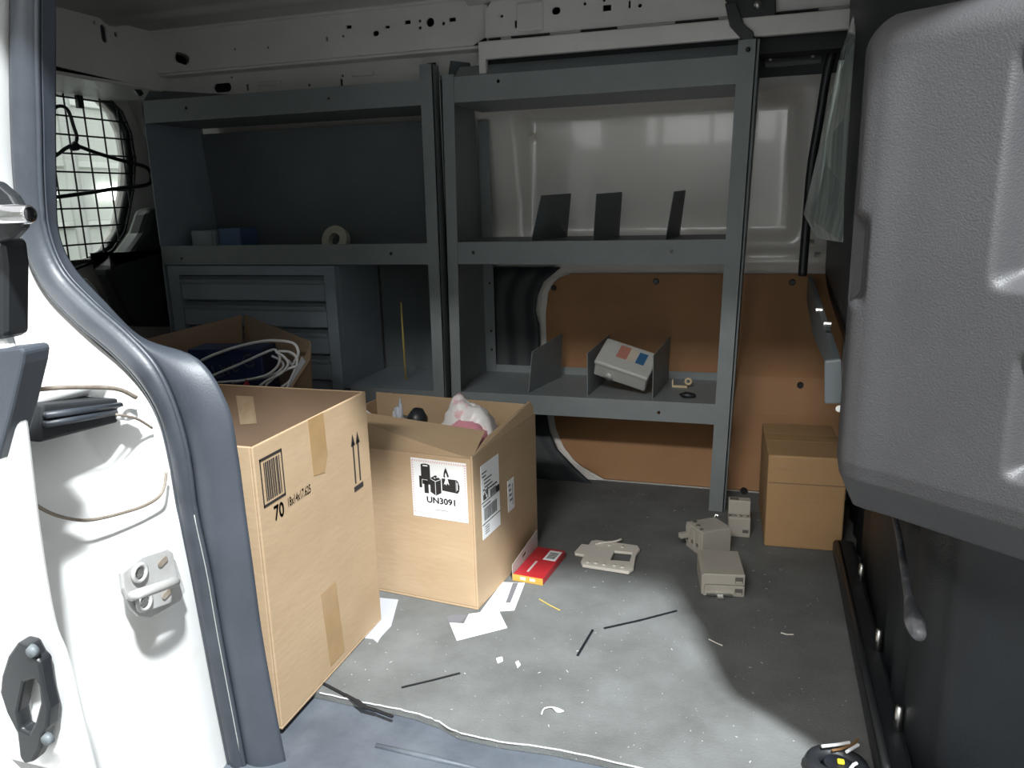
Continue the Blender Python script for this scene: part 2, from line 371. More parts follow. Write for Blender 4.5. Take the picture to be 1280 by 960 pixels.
# rear header over the back door
hd = struct(MB().plate([(.9, 1.19), (1.7, 1.185), (2.0, 1.172), (2.16, 1.17), (2.16, 1.335), (.9, 1.335)],
    rail_holes([('o', (-1.7500,1.8818,1.2936)[1], (-1.7500,1.8818,1.2936)[2], .022, .048), ('r', (-1.7500,1.9259,1.2992)[1], (-1.7500,1.9259,1.2992)[2], .012, .012), ('c', (-1.7500,1.8528,1.3167)[1], (-1.7500,1.8528,1.3167)[2], .005, 8), ('c', (-1.7500,2.1248,1.2955)[1], (-1.7500,2.1248,1.2955)[2], .005, 8)]),
    (-1.75, 0, 0), Y, Z, (-.006, 0, 0)).build('trim_6', RAILP), 'grey header panel over the rear door with oval holes', 'header')
MB().plate([(-1.90, 1.195), (-1.64, 1.195), (-1.64, 1.335), (-1.90, 1.335)], [oval(-1.735, 1.262, .066, .036, -.35)], (0, 2.15, 0), X, Z, (0, .005, 0)).build('corner_gusset', RAILP, hd)
MB().box(-2.06, -1.75, .9, 2.2, 1.165, 1.175).build('header_soffit', RAILP, hd, bevel=.004)
MB().box(-1.84, -1.757, .9, 2.2, 1.19, 1.33).build('header_hole_shade', DARK, hd)  # dark box in place of the shaded hollow behind the header holes
mb = MB(); mb.tube(smooth_path([(-1.7800,1.7103,1.2026),(-1.7800,1.8122,1.2014),(-1.7800,1.9226,1.1913),(-1.7800,1.9958,1.1766),(-1.7800,2.0265,1.1534)], 20), .009, 8); mb.build('header_seal', BLACK, hd, smooth=True)

# rear wall with its window, glass and wire guard
win_px = [(-2.0500,1.9704,1.1753),(-2.0500,2.0740,1.1895),(-2.0500,2.1505,1.1740),(-2.0500,2.2035,1.1349),(-2.0500,2.2304,1.0739),(-2.0500,2.2352,0.9840),(-2.0500,2.2112,0.8923),(-2.0500,2.1740,0.8063),(-2.0500,2.1460,0.7496),(-2.0500,2.0846,0.6957),(-2.0500,2.0068,0.6656),(-2.0500,1.9106,0.6464),(-2.0500,1.8698,0.6476)]
win = [(1.50, win_px[0][2]+.01)] + [(p[1], p[2]) for p in win_px] + [(1.50, win_px[-1][2]-.01), (1.44, win_px[-1][2]+.05), (1.43, 1.0), (1.45, 1.11)]
wl = struct(MB().plate([(.85, -.02), (2.4, -.02), (2.4, 1.3), (.85, 1.3)], [win], (-2.05, 0, 0), Y, Z, (-.04, 0, 0)).build('wall_left', INWHITE), 'rear door inner panel with rounded window opening at far left', 'wall')
MB().slab([(-2.075, y, z) for y, z in win], (-.005, 0, 0)).build('window_1', GLASS, wl)
fr = [(-2.043, y, z) for y, z in win]
mb = MB(); mb.tube(fr, .013, 8, closed=True); mb.build('window_seal', BLACK, wl, smooth=True)
wg = thing('window_guard', 'black wire mesh guard over the rear door window', 'window guard', (-2.02, 1.9, .65))
MB().tube([(-2.02, y, z) for y, z in win], .004, 6, closed=True).build('guard_frame', BLACKM, wg, smooth=True)
def inside_span(fixed, axis):
    c = []
    for (a, b) in zip(win, win[1:] + win[:1]):
        p, q = (a, b) if axis == 0 else (a[::-1], b[::-1])
        if (p[0]-fixed)*(q[0]-fixed) < 0: c.append(p[1] + (q[1]-p[1])*(fixed-p[0])/(q[0]-p[0]))
    return (min(c), max(c)) if len(c) > 1 else None
for k in range(11):
    y = 1.49 + k*.0695
    s = inside_span(y, 0)
    if s: MB().cyl((-2.02, y, s[0]), (-2.02, y, s[1]), .0028, seg=6).build('wire', BLACKM, wg)
for k in range(10):
    z = .665 + k*.0545
    s = inside_span(z, 1)
    if s: MB().cyl((-2.016, s[0], z), (-2.016, s[1], z), .003, seg=6).build('wire', BLACKM, wg)
MB().box(-2.024, -2.010, *sorted(((-2.0200,2.0208,1.1906)[1], (-2.0200,2.0423,1.1932)[1])), (-2.0200,2.0179,1.1279)[2], (-2.0200,2.0309,1.1964)[2]).build('mount_clip', BLACKM, wg, bevel=.002)
MB().cyl((-2.0000,1.8538,0.6729), (-2.0000,1.9645,0.6713), .005, seg=8).build('lower_catch', STEEL, wg)
# hanger
hg = thing('coat_hanger', 'black plastic coat hanger hooked on the window guard wires', 'hanger', (-2.005, 1.97, .86))
mb = MB(); mb.tube(smooth_path([(-2.0050,1.8990,1.0780),(-2.0050,1.9098,1.1057),(-2.0050,1.9357,1.1238),(-2.0050,1.9615,1.1240),(-2.0050,1.9758,1.1071),(-2.0050,1.9837,1.0709),(-2.0050,1.9904,1.0435),(-2.0050,1.9838,1.0245),(-2.0050,1.9696,1.0120)], 24), .0052, 8); mb.build('hook', BLACKM, hg, smooth=True)
mb = MB(); mb.tube(smooth_path([(-2.0000,1.8383,0.9561),(-2.0000,1.8986,0.9831),(-2.0000,1.9651,1.0139),(-2.0000,2.0507,0.9969),(-2.0000,2.1459,0.9787),(-2.0000,2.2422,0.9642),(-2.0000,2.2728,0.9494),(-2.0000,2.2761,0.9257),(-2.0000,2.2529,0.9016),(-2.0000,2.1296,0.8904),(-2.0000,1.9965,0.8752),(-2.0000,1.8471,0.8593),(-2.0000,1.7917,0.8529)], 40), .0062, 8); mb.build('hanger_body', BLACKM, hg, smooth=True)
MB().slab([(-2.0060,1.9493,1.0087),(-2.0060,1.9737,1.0286),(-2.0060,1.9948,1.0134),(-2.0060,1.9834,1.0011),(-2.0060,1.9589,0.9976)], (.012, 0, 0)).build('hanger_neck', BLACKM, hg, bevel=.003)
# things below the rear window
bw = struct(MB().slab([(-1.9000,2.0640,0.8209),(-1.9000,2.1279,0.8297),(-1.9000,2.1515,0.7215),(-1.9000,2.1598,0.6027),(-1.9000,2.1447,0.4353),(-1.9000,1.9455,0.4671),(-1.9000,1.9089,0.5298),(-1.9000,1.8781,0.6136),(-1.9000,1.8615,0.6532),(-1.9000,1.9561,0.6984),(-1.9000,2.0172,0.7486)], (.07, 0, 0)).build('trim_7', BLACK, bevel=.02), 'black moulded corner trim below the rear window', 'trim')
struct(MB().slab([(-1.9300,1.8043,0.6259),(-1.9300,1.8865,0.6270),(-1.9300,1.9216,0.5844),(-1.9300,1.9301,0.4940),(-1.9300,1.8930,0.4649),(-1.9300,1.8219,0.5054),(-1.9300,1.7947,0.5756)], (-.05, 0, 0)).build('trim_8', ROOFP, bevel=.018), 'grey lamp housing in the corner below the rear window', 'housing')
# near side inner wall left of the door opening, roof edge above the door
curve_in = [(-0.9187,0.9000,1.0948),(-0.9484,0.9000,0.9443),(-0.9692,0.9000,0.8368),(-0.9691,0.9000,0.7578),(-0.9432,0.9000,0.7024),(-0.9066,0.9000,0.6632),(-0.8472,0.9000,0.6342)]
pts = [(p[0]-.07, p[2]) for p in curve_in]
struct(MB().plate([(-2.09, -.02), (-.86, -.02), (-.86, .58)] + pts[::-1] + [(-2.09, pts[0][1])], [], (0, .935, 0), X, Z, (0, .02, 0)).build('wall_near', RACKD), 'dark inner side of the near rear quarter behind the door pillar', 'wall')
struct(MB().box(-2.1, .6, .69, .80, 1.30, 1.36).build('trim_10', WHITE, bevel=.01), 'white roof edge above the sliding door opening', 'roof edge')
struct(MB().box(-2.1, -.98, .78, .96, 1.18, 1.345).build('trim_11', WHITE, bevel=.01), 'white upper quarter above the door pillar', 'roof edge')

# ------------------------------------------------------------------ door pillar: jamb, rubber seal, inner trim
jc = [(-0.9434,0.8700,1.1023),(-0.9616,0.8700,1.0337),(-0.9790,0.8700,0.9434),(-0.9902,0.8700,0.8807),(-0.9964,0.8700,0.8268),(-0.9985,0.8700,0.7770),(-0.9906,0.8700,0.7318),(-0.9646,0.8700,0.6943),(-0.9278,0.8700,0.6605),(-0.8844,0.8700,0.6247),(-0.8409,0.8700,0.5916),(-0.8099,0.8700,0.5523),(-0.7951,0.8700,0.5061),(-0.7885,0.8700,0.4405),(-0.7826,0.8700,0.3670),(-0.7766,0.8700,0.2915),(-0.7723,0.8700,0.2004),(-0.7659,0.8700,0.0995),(-0.7560,0.8700,-0.0260),(-0.7520,0.8700,-0.0762)]
jc = smooth_path([(p[0], 0, p[2]) for p in jc], 110)
def jamb(u, v):
    p = jc[min(110, int(round(u*110)))]; y = .872 - .40*v; z = p.z
    x = p.x + .012*math.sin(math.pi*min(1, v*6)/2) - .02*v
    pk = rbox(y, z, .655, .832, .435, .575, .02)
    x -= .085*pk*(.55 + .45*sm(.43, .56, z))
    x -= .012*rbox(y, z, .60, .85, .395, .60, .012)
    return (x, y, z)
jb = struct(MB().grid(jamb, 110, 110).build('trim_12', JAMB, smooth=True, solid=.004), 'overexposed white painted door pillar with a hollowed roller pocket', 'door pillar')
mb = MB()
a, b, c, d = [Vector(p) for p in ((-0.8350,0.8142,0.5743), (-0.8350,0.6999,0.5949), (-0.8350,0.6871,0.5513), (-0.8350,0.8082,0.5423))]
mb.hexa([d + Vector((.02,0,0)), c + Vector((.02,0,0)), c + Vector((-.05,0,0)), d + Vector((-.05,0,0)), a + Vector((.02,0,0)), b + Vector((.02,0,0)), b + Vector((-.05,0,0)), a + Vector((-.05,0,0))])
ch = mb.build('roller_channel', DARK, jb, bevel=.003)
for t in (.28, .52):
    p = a.lerp(d, t) + Vector((.024, 0, 0)); q = b.lerp(c, t) + Vector((.024, 0, 0))
    MB().tube([p, q], .0045, 8).build('channel_lip', RUB, ch, smooth=True)
MB().box(-.815, -.79, a.y-.012, a.y+.006, d.z+.004, d.z+.022).build('channel_end_stop', JAMB, ch, bevel=.004)
mb = MB(); mb.tube(smooth_path([(-0.7720,0.6247,0.5063),(-0.7720,0.6458,0.4834),(-0.7720,0.6704,0.4654),(-0.7720,0.6999,0.4511),(-0.7720,0.7469,0.4404),(-0.7720,0.7952,0.4346),(-0.7720,0.8236,0.4411),(-0.7720,0.8358,0.4659)], 40), .0022, 6); mb.build('grimy_seam', DIRT, jb, smooth=True)
mb = MB(); mb.tube(smooth_path([(-0.7750,0.6596,0.6253),(-0.7750,0.7077,0.6167),(-0.7750,0.7727,0.5993),(-0.7750,0.8034,0.5801)], 20), .003, 6); mb.build('grimy_seam', DIRT, jb, smooth=True)
mb = MB(); mb.tube(smooth_path([(-0.7900,0.7816,0.5622),(-0.7900,0.8139,0.5479),(-0.7900,0.8398,0.5270)], 10), .0018, 6); mb.build('grimy_seam', DIRT, jb, smooth=True)
# striker
st = thing('door_striker', 'white painted door striker plate with a round bar on the door pillar', 'striker', (-0.7385,0.7485,0.3450))
MB().slab([(-0.7405,0.7007,0.3852),(-0.7405,0.7309,0.3903),(-0.7405,0.7792,0.3804),(-0.7405,0.7882,0.3716),(-0.7405,0.7891,0.3596),(-0.7405,0.7938,0.3159),(-0.7405,0.7967,0.3060),(-0.7405,0.7805,0.3026),(-0.7405,0.7311,0.3152),(-0.7405,0.7207,0.3197),(-0.7405,0.7164,0.3410),(-0.7405,0.7039,0.3455),(-0.7405,0.6994,0.3642)], (.006, 0, 0)).build('striker_plate', STRK, st, bevel=.002)
MB().slab([(-0.7465,0.7050,0.3812),(-0.7465,0.7343,0.3880),(-0.7465,0.7786,0.3800),(-0.7465,0.7984,0.3545),(-0.7465,0.8084,0.3040),(-0.7465,0.7972,0.2952),(-0.7465,0.7407,0.2998),(-0.7465,0.7231,0.3119),(-0.7465,0.7126,0.3289),(-0.7465,0.7042,0.3555)], (.005, 0, 0)).build('striker_backing', STRK, st, bevel=.001)
MB().tube(smooth_path([(-0.7335,0.7102,0.3486), (-0.7085,0.6886,0.3644), (-0.7015,0.7097,0.3619), (-0.7085,0.7526,0.3492), (-0.7355,0.7855,0.3291)], 16), .0065, 10).build('striker_bar', STRK, st, smooth=True)
bolt0 = None
for p in ((-0.7340,0.7248,0.3731), (-0.7340,0.7256,0.3326)):
    b_ = MB().tube([(p[0]-.001+.008*math.sin(math.pi*k/8) if False else p[0]+.002, p[1]+.011*math.cos(2*math.pi*k/14), p[2]+.011*math.sin(2*math.pi*k/14)) for k in range(14)], .003, 6, closed=True).build('bolt_ring', STRK, st, smooth=True)
    MB().cyl((p[0]-.002, p[1], p[2]), (p[0]+.003, p[1], p[2]), .006, seg=6).build('bolt', STEEL, st)
for p in ((-0.7335,0.7661,0.3690), (-0.7335,0.7653,0.3233)):
    MB().slab([(p[0], p[1]+dy, p[2]+dz) for dy, dz in oval(0, 0, .018, .009, .2, 10)], (.0012, 0, 0)).build('slot', DIRT, st)
# seal bulb and inner trim
outer = [(-0.9317,0.8620,1.1013),(-0.9530,0.8620,1.0120),(-0.9672,0.8620,0.9422),(-0.9801,0.8620,0.8588),(-0.9823,0.8620,0.7828),(-0.9584,0.8620,0.7181),(-0.9107,0.8620,0.6689),(-0.8551,0.8620,0.6272),(-0.8140,0.8620,0.5853),(-0.7901,0.8620,0.5381),(-0.7813,0.8620,0.4799),(-0.7774,0.8620,0.3957),(-0.7700,0.8620,0.3027),(-0.7623,0.8620,0.2065),(-0.7553,0.8620,0.0999),(-0.7460,0.8620,-0.0175),(-0.7440,0.8620,-0.0824)]
crease = [(-0.8952,0.8620,1.0978),(-0.9140,0.8620,1.0092),(-0.9260,0.8620,0.9400),(-0.9406,0.8620,0.8576),(-0.9451,0.8620,0.7955),(-0.9279,0.8620,0.7405),(-0.8844,0.8620,0.6964),(-0.8300,0.8620,0.6527),(-0.7884,0.8620,0.6091),(-0.7651,0.8620,0.5510),(-0.7538,0.8620,0.4819),(-0.7523,0.8620,0.3981),(-0.7431,0.8620,0.3060),(-0.7379,0.8620,0.2102),(-0.7305,0.8620,0.1045),(-0.7222,0.8620,-0.0124),(-0.7199,0.8620,-0.0767)]
inner = [(-0.8954,0.8850,1.1029),(-0.9140,0.8850,1.0124),(-0.9285,0.8850,0.9420),(-0.9443,0.8850,0.8580),(-0.9534,0.8850,0.7924),(-0.9370,0.8850,0.7441),(-0.8894,0.8850,0.6933),(-0.8309,0.8850,0.6420),(-0.7400,0.8850,0.6152),(-0.6994,0.8850,0.5543),(-0.6911,0.8850,0.4850),(-0.6889,0.8850,0.3951),(-0.6867,0.8850,0.3019),(-0.6843,0.8850,0.2051),(-0.6769,0.8850,0.0988),(-0.6657,0.8850,-0.0181),(-0.6595,0.8850,-0.0819)]
N_ = 90
so, scr, si = smooth_path(outer, N_), smooth_path(crease, N_), smooth_path(inner, N_)
def bulb(u, v):
    i = int(round(u*N_)); a, c = so[i], scr[i]; th = math.pi*v
    m = (a+c)/2; h = (a-c)/2
    return m + h*math.cos(th) + Vector((0, -1, 0))*(h.length*.85*math.sin(th))
sl = struct(MB().grid(bulb, N_, 14).build('trim_13', RUB, smooth=True, solid=.002), 'thick dark rubber weatherstrip curving down the left door pillar', 'weatherstrip')
MB().tube([p + Vector((0, -.004, 0)) for p in so], .0045, 6).build('seal_lip', RUB, sl, smooth=True)
def itrim(u, v):
    i = int(round(u*N_)); c, e = scr[i], si[i]
    p = c.lerp(e, v); w_ = (e-c).length
    return p + Vector((0, -1, 0))*(.35*w_*math.sin(math.pi*min(1, v*.95))*.55) + Vector((0, .004, 0))
it = struct(MB().grid(itrim, N_, 12).build('trim_14', TRIM, smooth=True, solid=.004), 'blue grey plastic inner pillar trim widening behind the weatherstrip', 'pillar trim')
MB().tube([p + Vector((0, -.002, 0)) for p in scr], .004, 6).build('trim_crease', RUB, it, smooth=True)
MB().tube([p + Vector((0, -.006, 0)) for p in scr[62:84]], .0008, 6).build('worn_streak', GREYM, it, smooth=True)

# ------------------------------------------------------------------ sliding door edge at the left border
de = [(-0.6720,0.5500,0.7968),(-0.6776,0.5500,0.7232),(-0.6747,0.5500,0.6928),(-0.6756,0.5500,0.6539),(-0.6791,0.5500,0.5977),(-0.6844,0.5500,0.5222),(-0.6869,0.5500,0.4522),(-0.6856,0.5500,0.3982),(-0.6783,0.5500,0.3716),(-0.6729,0.5500,0.3351),(-0.6694,0.5500,0.2878),(-0.6642,0.5500,0.2248)]
de = smooth_path(de, 40)
dr = struct(MB().plate([(p.x, p.z) for p in de] + [(-2.2, de[-1].z), (-2.2, 1.3), (-1.02, 1.3), (-1.02, .86), (-.78, de[0].z+.02)], [], (0, .55, 0), X, Z, (0, .014, 0)).build('door_1', WHITE, bevel=.004), 'white edge of the opened sliding door at the left border', 'door')
MB().slab([(-0.6839,0.5750,0.8029),(-0.6530,0.5750,0.7967),(-0.6543,0.5750,0.7730),(-0.6694,0.5750,0.7071),(-0.6875,0.5750,0.7027),(-0.7002,0.5750,0.7189)], (0, -.03, 0)).build('guide_block', BLACK, dr, bevel=.006)
MB().slab([(-0.6957,0.5700,0.6946),(-0.6446,0.5700,0.7000),(-0.6417,0.5700,0.6955),(-0.6461,0.5700,0.6837),(-0.6698,0.5700,0.6372),(-0.6983,0.5700,0.5858),(-0.7011,0.5700,0.6066),(-0.6983,0.5700,0.6561)], (0, -.03, 0)).build('edge_cover', TRIM, dr, bevel=.005)
MB().slab([(-0.6714,0.5550,0.8491),(-0.6470,0.5550,0.8483),(-0.6296,0.5550,0.8346),(-0.6216,0.5550,0.8205),(-0.6246,0.5550,0.8066),(-0.6378,0.5550,0.7976),(-0.6615,0.5550,0.7935),(-0.6840,0.5550,0.7966)], (0, -.012, 0)).build('latch_flange', BLACK, dr, bevel=.004)
mb = MB(); mb.cyl((-0.6424,0.5300,0.8195), (-0.5958,0.5300,0.8186), .0095, .008, 18); mb.build('latch_pin', CHROME, dr, smooth=True, bevel=.002)
gk = MB().plate([(0,0)]+[], [], (0,0,0), X, Z, (0,0,0)) if False else None
o_px = [(-0.7041,0.5450,0.3955),(-0.6895,0.5450,0.3941),(-0.6837,0.5450,0.3812),(-0.6783,0.5450,0.3765),(-0.6791,0.5450,0.3467),(-0.6776,0.5450,0.3224),(-0.6843,0.5450,0.3001),(-0.6913,0.5450,0.2919),(-0.7000,0.5450,0.2706),(-0.7125,0.5450,0.2532),(-0.7272,0.5450,0.2471),(-0.7324,0.5450,0.2540),(-0.7292,0.5450,0.2845),(-0.7387,0.5450,0.3072),(-0.7424,0.5450,0.3307),(-0.7356,0.5450,0.3511),(-0.7211,0.5450,0.3771)]
i_px = [(-0.7053,0.5450,0.3496),(-0.6889,0.5450,0.3562),(-0.6860,0.5450,0.3492),(-0.6883,0.5450,0.3280),(-0.6995,0.5450,0.3049),(-0.7118,0.5450,0.2879),(-0.7223,0.5450,0.2907),(-0.7225,0.5450,0.3102)]
gasket = MB().plate([(p[0], p[2]) for p in o_px], [[(p[0], p[2]) for p in i_px]], (0, .545, 0), X, Z, (0, -.016, 0)).build('latch_bracket', BLACK, dr, bevel=.003)
for px in ((-0.6841,0.5270,0.3893), (-0.6858,0.5270,0.2870)):
    MB().cyl((px[0], px[1]+.004, px[2]), (px[0], px[1]-.002, px[2]), .007, .0055, 12).build('bracket_screw', RACKD, gasket, smooth=True)

# ------------------------------------------------------------------ bulkhead on the right
plan = [(.26, 2.36), (.25, 1.9), (.24, 1.4), (.235, 1.15), (.25, 1.06), (.285, 1.0), (.46, .865)]
plan = smooth_path([(x, y, 0) for x, y in plan], 60)
def bulk(u, v):
    p = plan[int(round(u*60))]; z = -.012 + 1.35*v
    far = sm(1.3, 1.7, p.y)
    x = p.x - .085*far*sm(.3, .62, z) + .006*math.sin(p.y*60)*(1-sm(.3, .5, z))*(p.y > 1.15)
    return (x, p.y, z)
wr = struct(MB().grid(bulk, 60, 60).build('wall_right', ABSD, smooth=True, solid=.006), 'dark moulded plastic bulkhead wall on the right side of the cargo bay', 'wall')
struct(MB().box(.60, .63, .6, 2.45, -.05, 1.36).build('cab_light_block', DARK), 'unseen dark closure added to block light behind the bulkhead', 'wall')  # added out of view to stop outside light leaking past the bulkhead
# protruding upper moulding
D1 = Vector((.774, -.633, 0)); NN = Vector((-.633, -.774, 0)); P0 = Vector((.094, .92, 0))
path = []
for k in range(9): path.append((Vector((.215, 1.30, 0)).lerp(P0 - D1*.0 + Vector((.012, .06, 0)), k/8), None))
base_pts = [Vector((.215, 1.30, 0)), Vector((.15, 1.13, 0)), Vector((.105, .985, 0)), Vector((.094, .93, 0)), Vector((.108, .905, 0)), P0 + D1*.06, P0 + D1*.13, P0 + D1*.22, P0 + D1*.33, P0 + D1*.46]
bp_ = smooth_path(base_pts, 240)
ls = []; acc = 0
for i, p in enumerate(bp_):
    ls.append((p - P0).dot(D1))
ZB, ZT = .462, .995
def moulding(u, v):
    i = int(round(u*240)); p = bp_[i].copy(); L = ls[i] if p.y < .94 else -.03 - (p.y-.93)
    tng = (bp_[min(240, i+1)] - bp_[max(0, i-1)]).normalized(); nrm = Vector((tng.y, -tng.x, 0))
    if nrm.dot(Vector((-1, -1, 0))) < 0: nrm = -nrm
    # vertical profile: bottom chamfer, rounded top
    pr = [(-.10, ZB+.012), (-.045, ZB), (-.02, ZB+.004), (-.003, ZB+.042), (.0, ZB+.06)]
    if v < .25: k = v/.25*4; a = int(min(k, 3)); f = k-a; off = pr[a][0] + (pr[a+1][0]-pr[a][0])*f; z = pr[a][1] + (pr[a+1][1]-pr[a][1])*f
    elif v < .85: off = 0; z = ZB+.06 + (ZT-.04-ZB-.06)*(v-.25)/.6
    else: th = (v-.85)/.15*math.pi/2; off = -.045*(1-math.cos(th)) - .10*max(0, (v-.96)/.04); z = ZT-.04 + .04*math.sin(th)
    g = rbox(L, z, 150e-3, .30, .735, .93, .011)*.034 + rbox(L, z, .178, .30, .555, .665, .008)*.018
    g += rbox(L, z, -.03, .012, .705, .79, .01)*.012
    return p + nrm*(off - g) + Vector((0, 0, z))
mo = MB().grid(moulding, 240, 220).build('bulkhead_moulding', ABS, wr, smooth=True)
MB().slab([(0.0808,1.0200,0.6160),(0.0998,1.0200,0.6187),(0.1053,1.0200,0.5622),(0.0841,1.0200,0.5610)], (0, .01, 0)).build('grab_tab', RACKD, wr, bevel=.002)
MB().cyl((0.0992,1.0000,0.5609), (0.1011,1.0200,0.5557), .0042, seg=10).build('screw_head', STEEL, wr)
mb = MB(); mb.tube(smooth_path([(.222, 1.40, .33), (.212, 1.2, .325), (.205, 1.1, .318), (.198, 1.0, .312), (.197, .93, .308)], 24), [.004 + .0025*i/24 + .006*max(0, 1-abs(i-21)/4.)*(1 if i < 24 else .3) for i in range(25)], 10)
ridge = mb.build('scuffed_ridge', mat('scuffed_ridge_plastic', (.06, .063, .07), .35, c2=(.25, .25, .265), nscale=26, lo=.46, hi=.7), wr, smooth=True)
mb = MB(); mb.box(.188, .235, .95, 1.83, 0, .035); mb.build('floor_rail', BLACK, wr, bevel=.008)
mb = MB(); mb.tube([(.196, 1.80, .039), (.198, .96, .039)], .006, 8); mb.build('rail_bead', BLACK, wr, smooth=True)
for y in (1.62, 1.36, 1.14):
    MB().cyl((.225, y, .03), (.225, y, .075), .007, .005, 10).build('rail_stud', STEEL, wr, smooth=True)
MB().slab([(0.1280,2.6629,0.5595),(0.1280,2.3557,0.5896),(0.1280,1.4237,0.5372),(0.1280,1.6339,0.4916),(0.1280,2.0049,0.4793)], (.012, 0, 0)).build('hinge_strip', RACKD, wr, bevel=.002)
for p in ((0.1250,1.8537,0.5628), (0.1250,1.6159,0.5695), (0.1300,2.1047,0.6676), (0.1300,2.3759,0.6836)):
    MB().cyl((p[0]+.01, p[1], p[2]), (p[0]-.004, p[1], p[2]), .006, seg=8).build('rivet', STEEL, wr)
pw = thing('plastic_window_sheet', 'pale green clouded plastic sheet standing on edge beside the bulkhead', 'plastic sheet', (0.1357,1.9500,0.7113))
S1 = [(0.1604,1.9000,1.1736), (0.1467,1.9500,1.1172), (0.1356,2.0000,1.0453), (0.1162,2.0500,0.9102), (0.0945,2.1000,0.7657), (0.1226,2.0200,0.7114), (0.1565,1.7600,0.7167), (0.1740,1.7500,0.8011), (0.1721,1.7500,0.9990), (0.1668,1.7600,1.1317)]
MB().slab(S1, (.012, .004, 0)).build('sheet', CLEARP, pw, bevel=.003)
MB().tube(smooth_path([(0.1465,1.9300,1.0932), (0.1367,1.9700,0.9912), (0.1286,1.9900,0.8717), (0.1253,2.0000,0.7639)], 16), [.006]*17, 8).build('fold', CLEARP, pw, smooth=True)
mb = MB(); mb.tube(smooth_path([(0.1816,2.1600,1.2847),(0.1588,2.1600,1.2064),(0.1358,2.1600,1.1187),(0.1217,2.1600,0.9906),(0.1097,2.1600,0.8772),(0.1062,2.1600,0.7401),(0.1038,2.1600,0.6087)], 40), .011, 10)
struct(mb.build('trim_15', BLACK, smooth=True), 'black rubber seal running down the right end of the far wall', 'seal')
mb = MB(); mb.tube(smooth_path([(-0.0243,2.1400,1.1531),(-0.0036,2.1400,1.1878),(0.0380,2.1400,1.1988),(0.0922,2.1400,1.1978),(0.1196,2.1400,1.1849),(0.1287,2.1400,1.1522)], 24), .008, 8)
struct(mb.build('trim_16', BLACK, smooth=True), 'black curved seal above the black plate at upper right', 'seal')
bk = thing('mounting_plate', 'black mounting plate with two bolts at the top right of the far wall', 'bracket', (0.0520,2.1800,1.1277))
MB().slab([(-0.0175,2.1800,1.1662),(0.1198,2.1800,1.1665),(0.1224,2.1800,1.1226),(0.0895,2.1800,1.1213),(-0.0116,2.1800,1.1210)], (0, -.012, 0)).build('plate', BLACK, bk, bevel=.002)
for p in ((0.0006,2.1660,1.1405), (0.0986,2.1660,1.1405)): MB().cyl((p[0], p[1]+.003, p[2]), (p[0], p[1]-.003, p[2]), .004, seg=8).build('bolt', STEEL, bk)
br = thing('upper_bracket', 'dark steel bracket bolting the right shelving post to the roof rail', 'bracket', (-0.0427,2.0300,1.1824))
MB().slab([(-0.1063,2.0350,1.2576),(-0.1072,2.0350,1.2815),(0.0057,2.0350,1.2706),(0.0090,2.0350,1.2029),(-0.0525,2.0350,1.2013),(-0.0837,2.0350,1.2247)], (0, .008, 0)).build('bracket_plate', BLACK, br, bevel=.002)
MB().slab([(-0.1053,2.0200,1.2475),(-0.0805,2.0200,1.2486),(-0.0609,2.0200,1.1993),(-0.0390,2.0200,1.1804),(-0.0337,2.0200,1.1387),(-0.0512,2.0200,1.1331),(-0.0594,2.0200,1.1614),(-0.0929,2.0200,1.1986)], (0, .012, 0)).build('bracket_arm', BLACK, br, bevel=.002)
MB().cyl((-0.0329,2.0340,1.2404), (-0.0327,2.0220,1.2379), .010, .008, 12).build('bolt', STEEL, br, smooth=True)
MB().cyl((-0.0498,2.0180,1.1431), (-0.0495,2.0080,1.1415), .006, .005, 10).build('nut', BLACK, br, smooth=True)

# ------------------------------------------------------------------ SHELVING
YF = 2.02
bolt_src = None
def bolts(parent, pts, m=STEEL):
    src = None
    for p in pts:
        if src is None:
            src = MB().cyl((0, -.0035, 0), (0, .002, 0), .004, .006, 8).build('bolt', m, parent)
            src.location = Vector(p) - OFF[parent.name]
        else: inst(src, 'bolt', parent, p)
def rail(name, x0, x1, z0, z1, holes, parent, m=RACK, lean0=0, lean1=0):
    mb = MB(); mb.plate([(x0, z0), (x1, z0), (x1, z1), (x0, z1)], [circ(hx, hz, .0048, 8) for hx, hz in holes], (0, YF, 0), X, Z, (0, .0022, 0))
    return mb.build(name, m, parent)
# right unit
rr = thing('shelving_unit', 'grey steel shelving unit on the right with open back and small dividers', 'shelving', (-.44, 2.18, 0), group=None)
LP = -.012   # posts of this unit lean a little
def post(parent, xb0, xb1, xt0, xt1, z0, z1, side, m=RACK, holes=()):
    p = MB(); p.hexa([(xb0, YF-.003, z0), (xb1, YF-.003, z0), (xb1, YF, z0), (xb0, YF, z0), (xt0, YF-.003, z1), (xt1, YF-.003, z1), (xt1, YF, z1), (xt0, YF, z1)])
    xs, xt = (xb0, xt0) if side < 0 else (xb1, xt1)
    t = .0025*(-side)
    a, b = sorted((xs, xs+t)); c, d = sorted((xt, xt+t))
    p.hexa([(a, YF-.003, z0), (b, YF-.003, z0), (b, YF+.04, z0), (a, YF+.04, z0), (c, YF-.003, z1), (d, YF-.003, z1), (d, YF+.04, z1), (c, YF+.04, z1)])
    return p.build('post', m, parent)
post(rr, -.832, -.803, -.815, -.78, 0, 1.14, -1)
post(rr, -.104, -.066, -.072, -.030, 0, 1.165, 1)
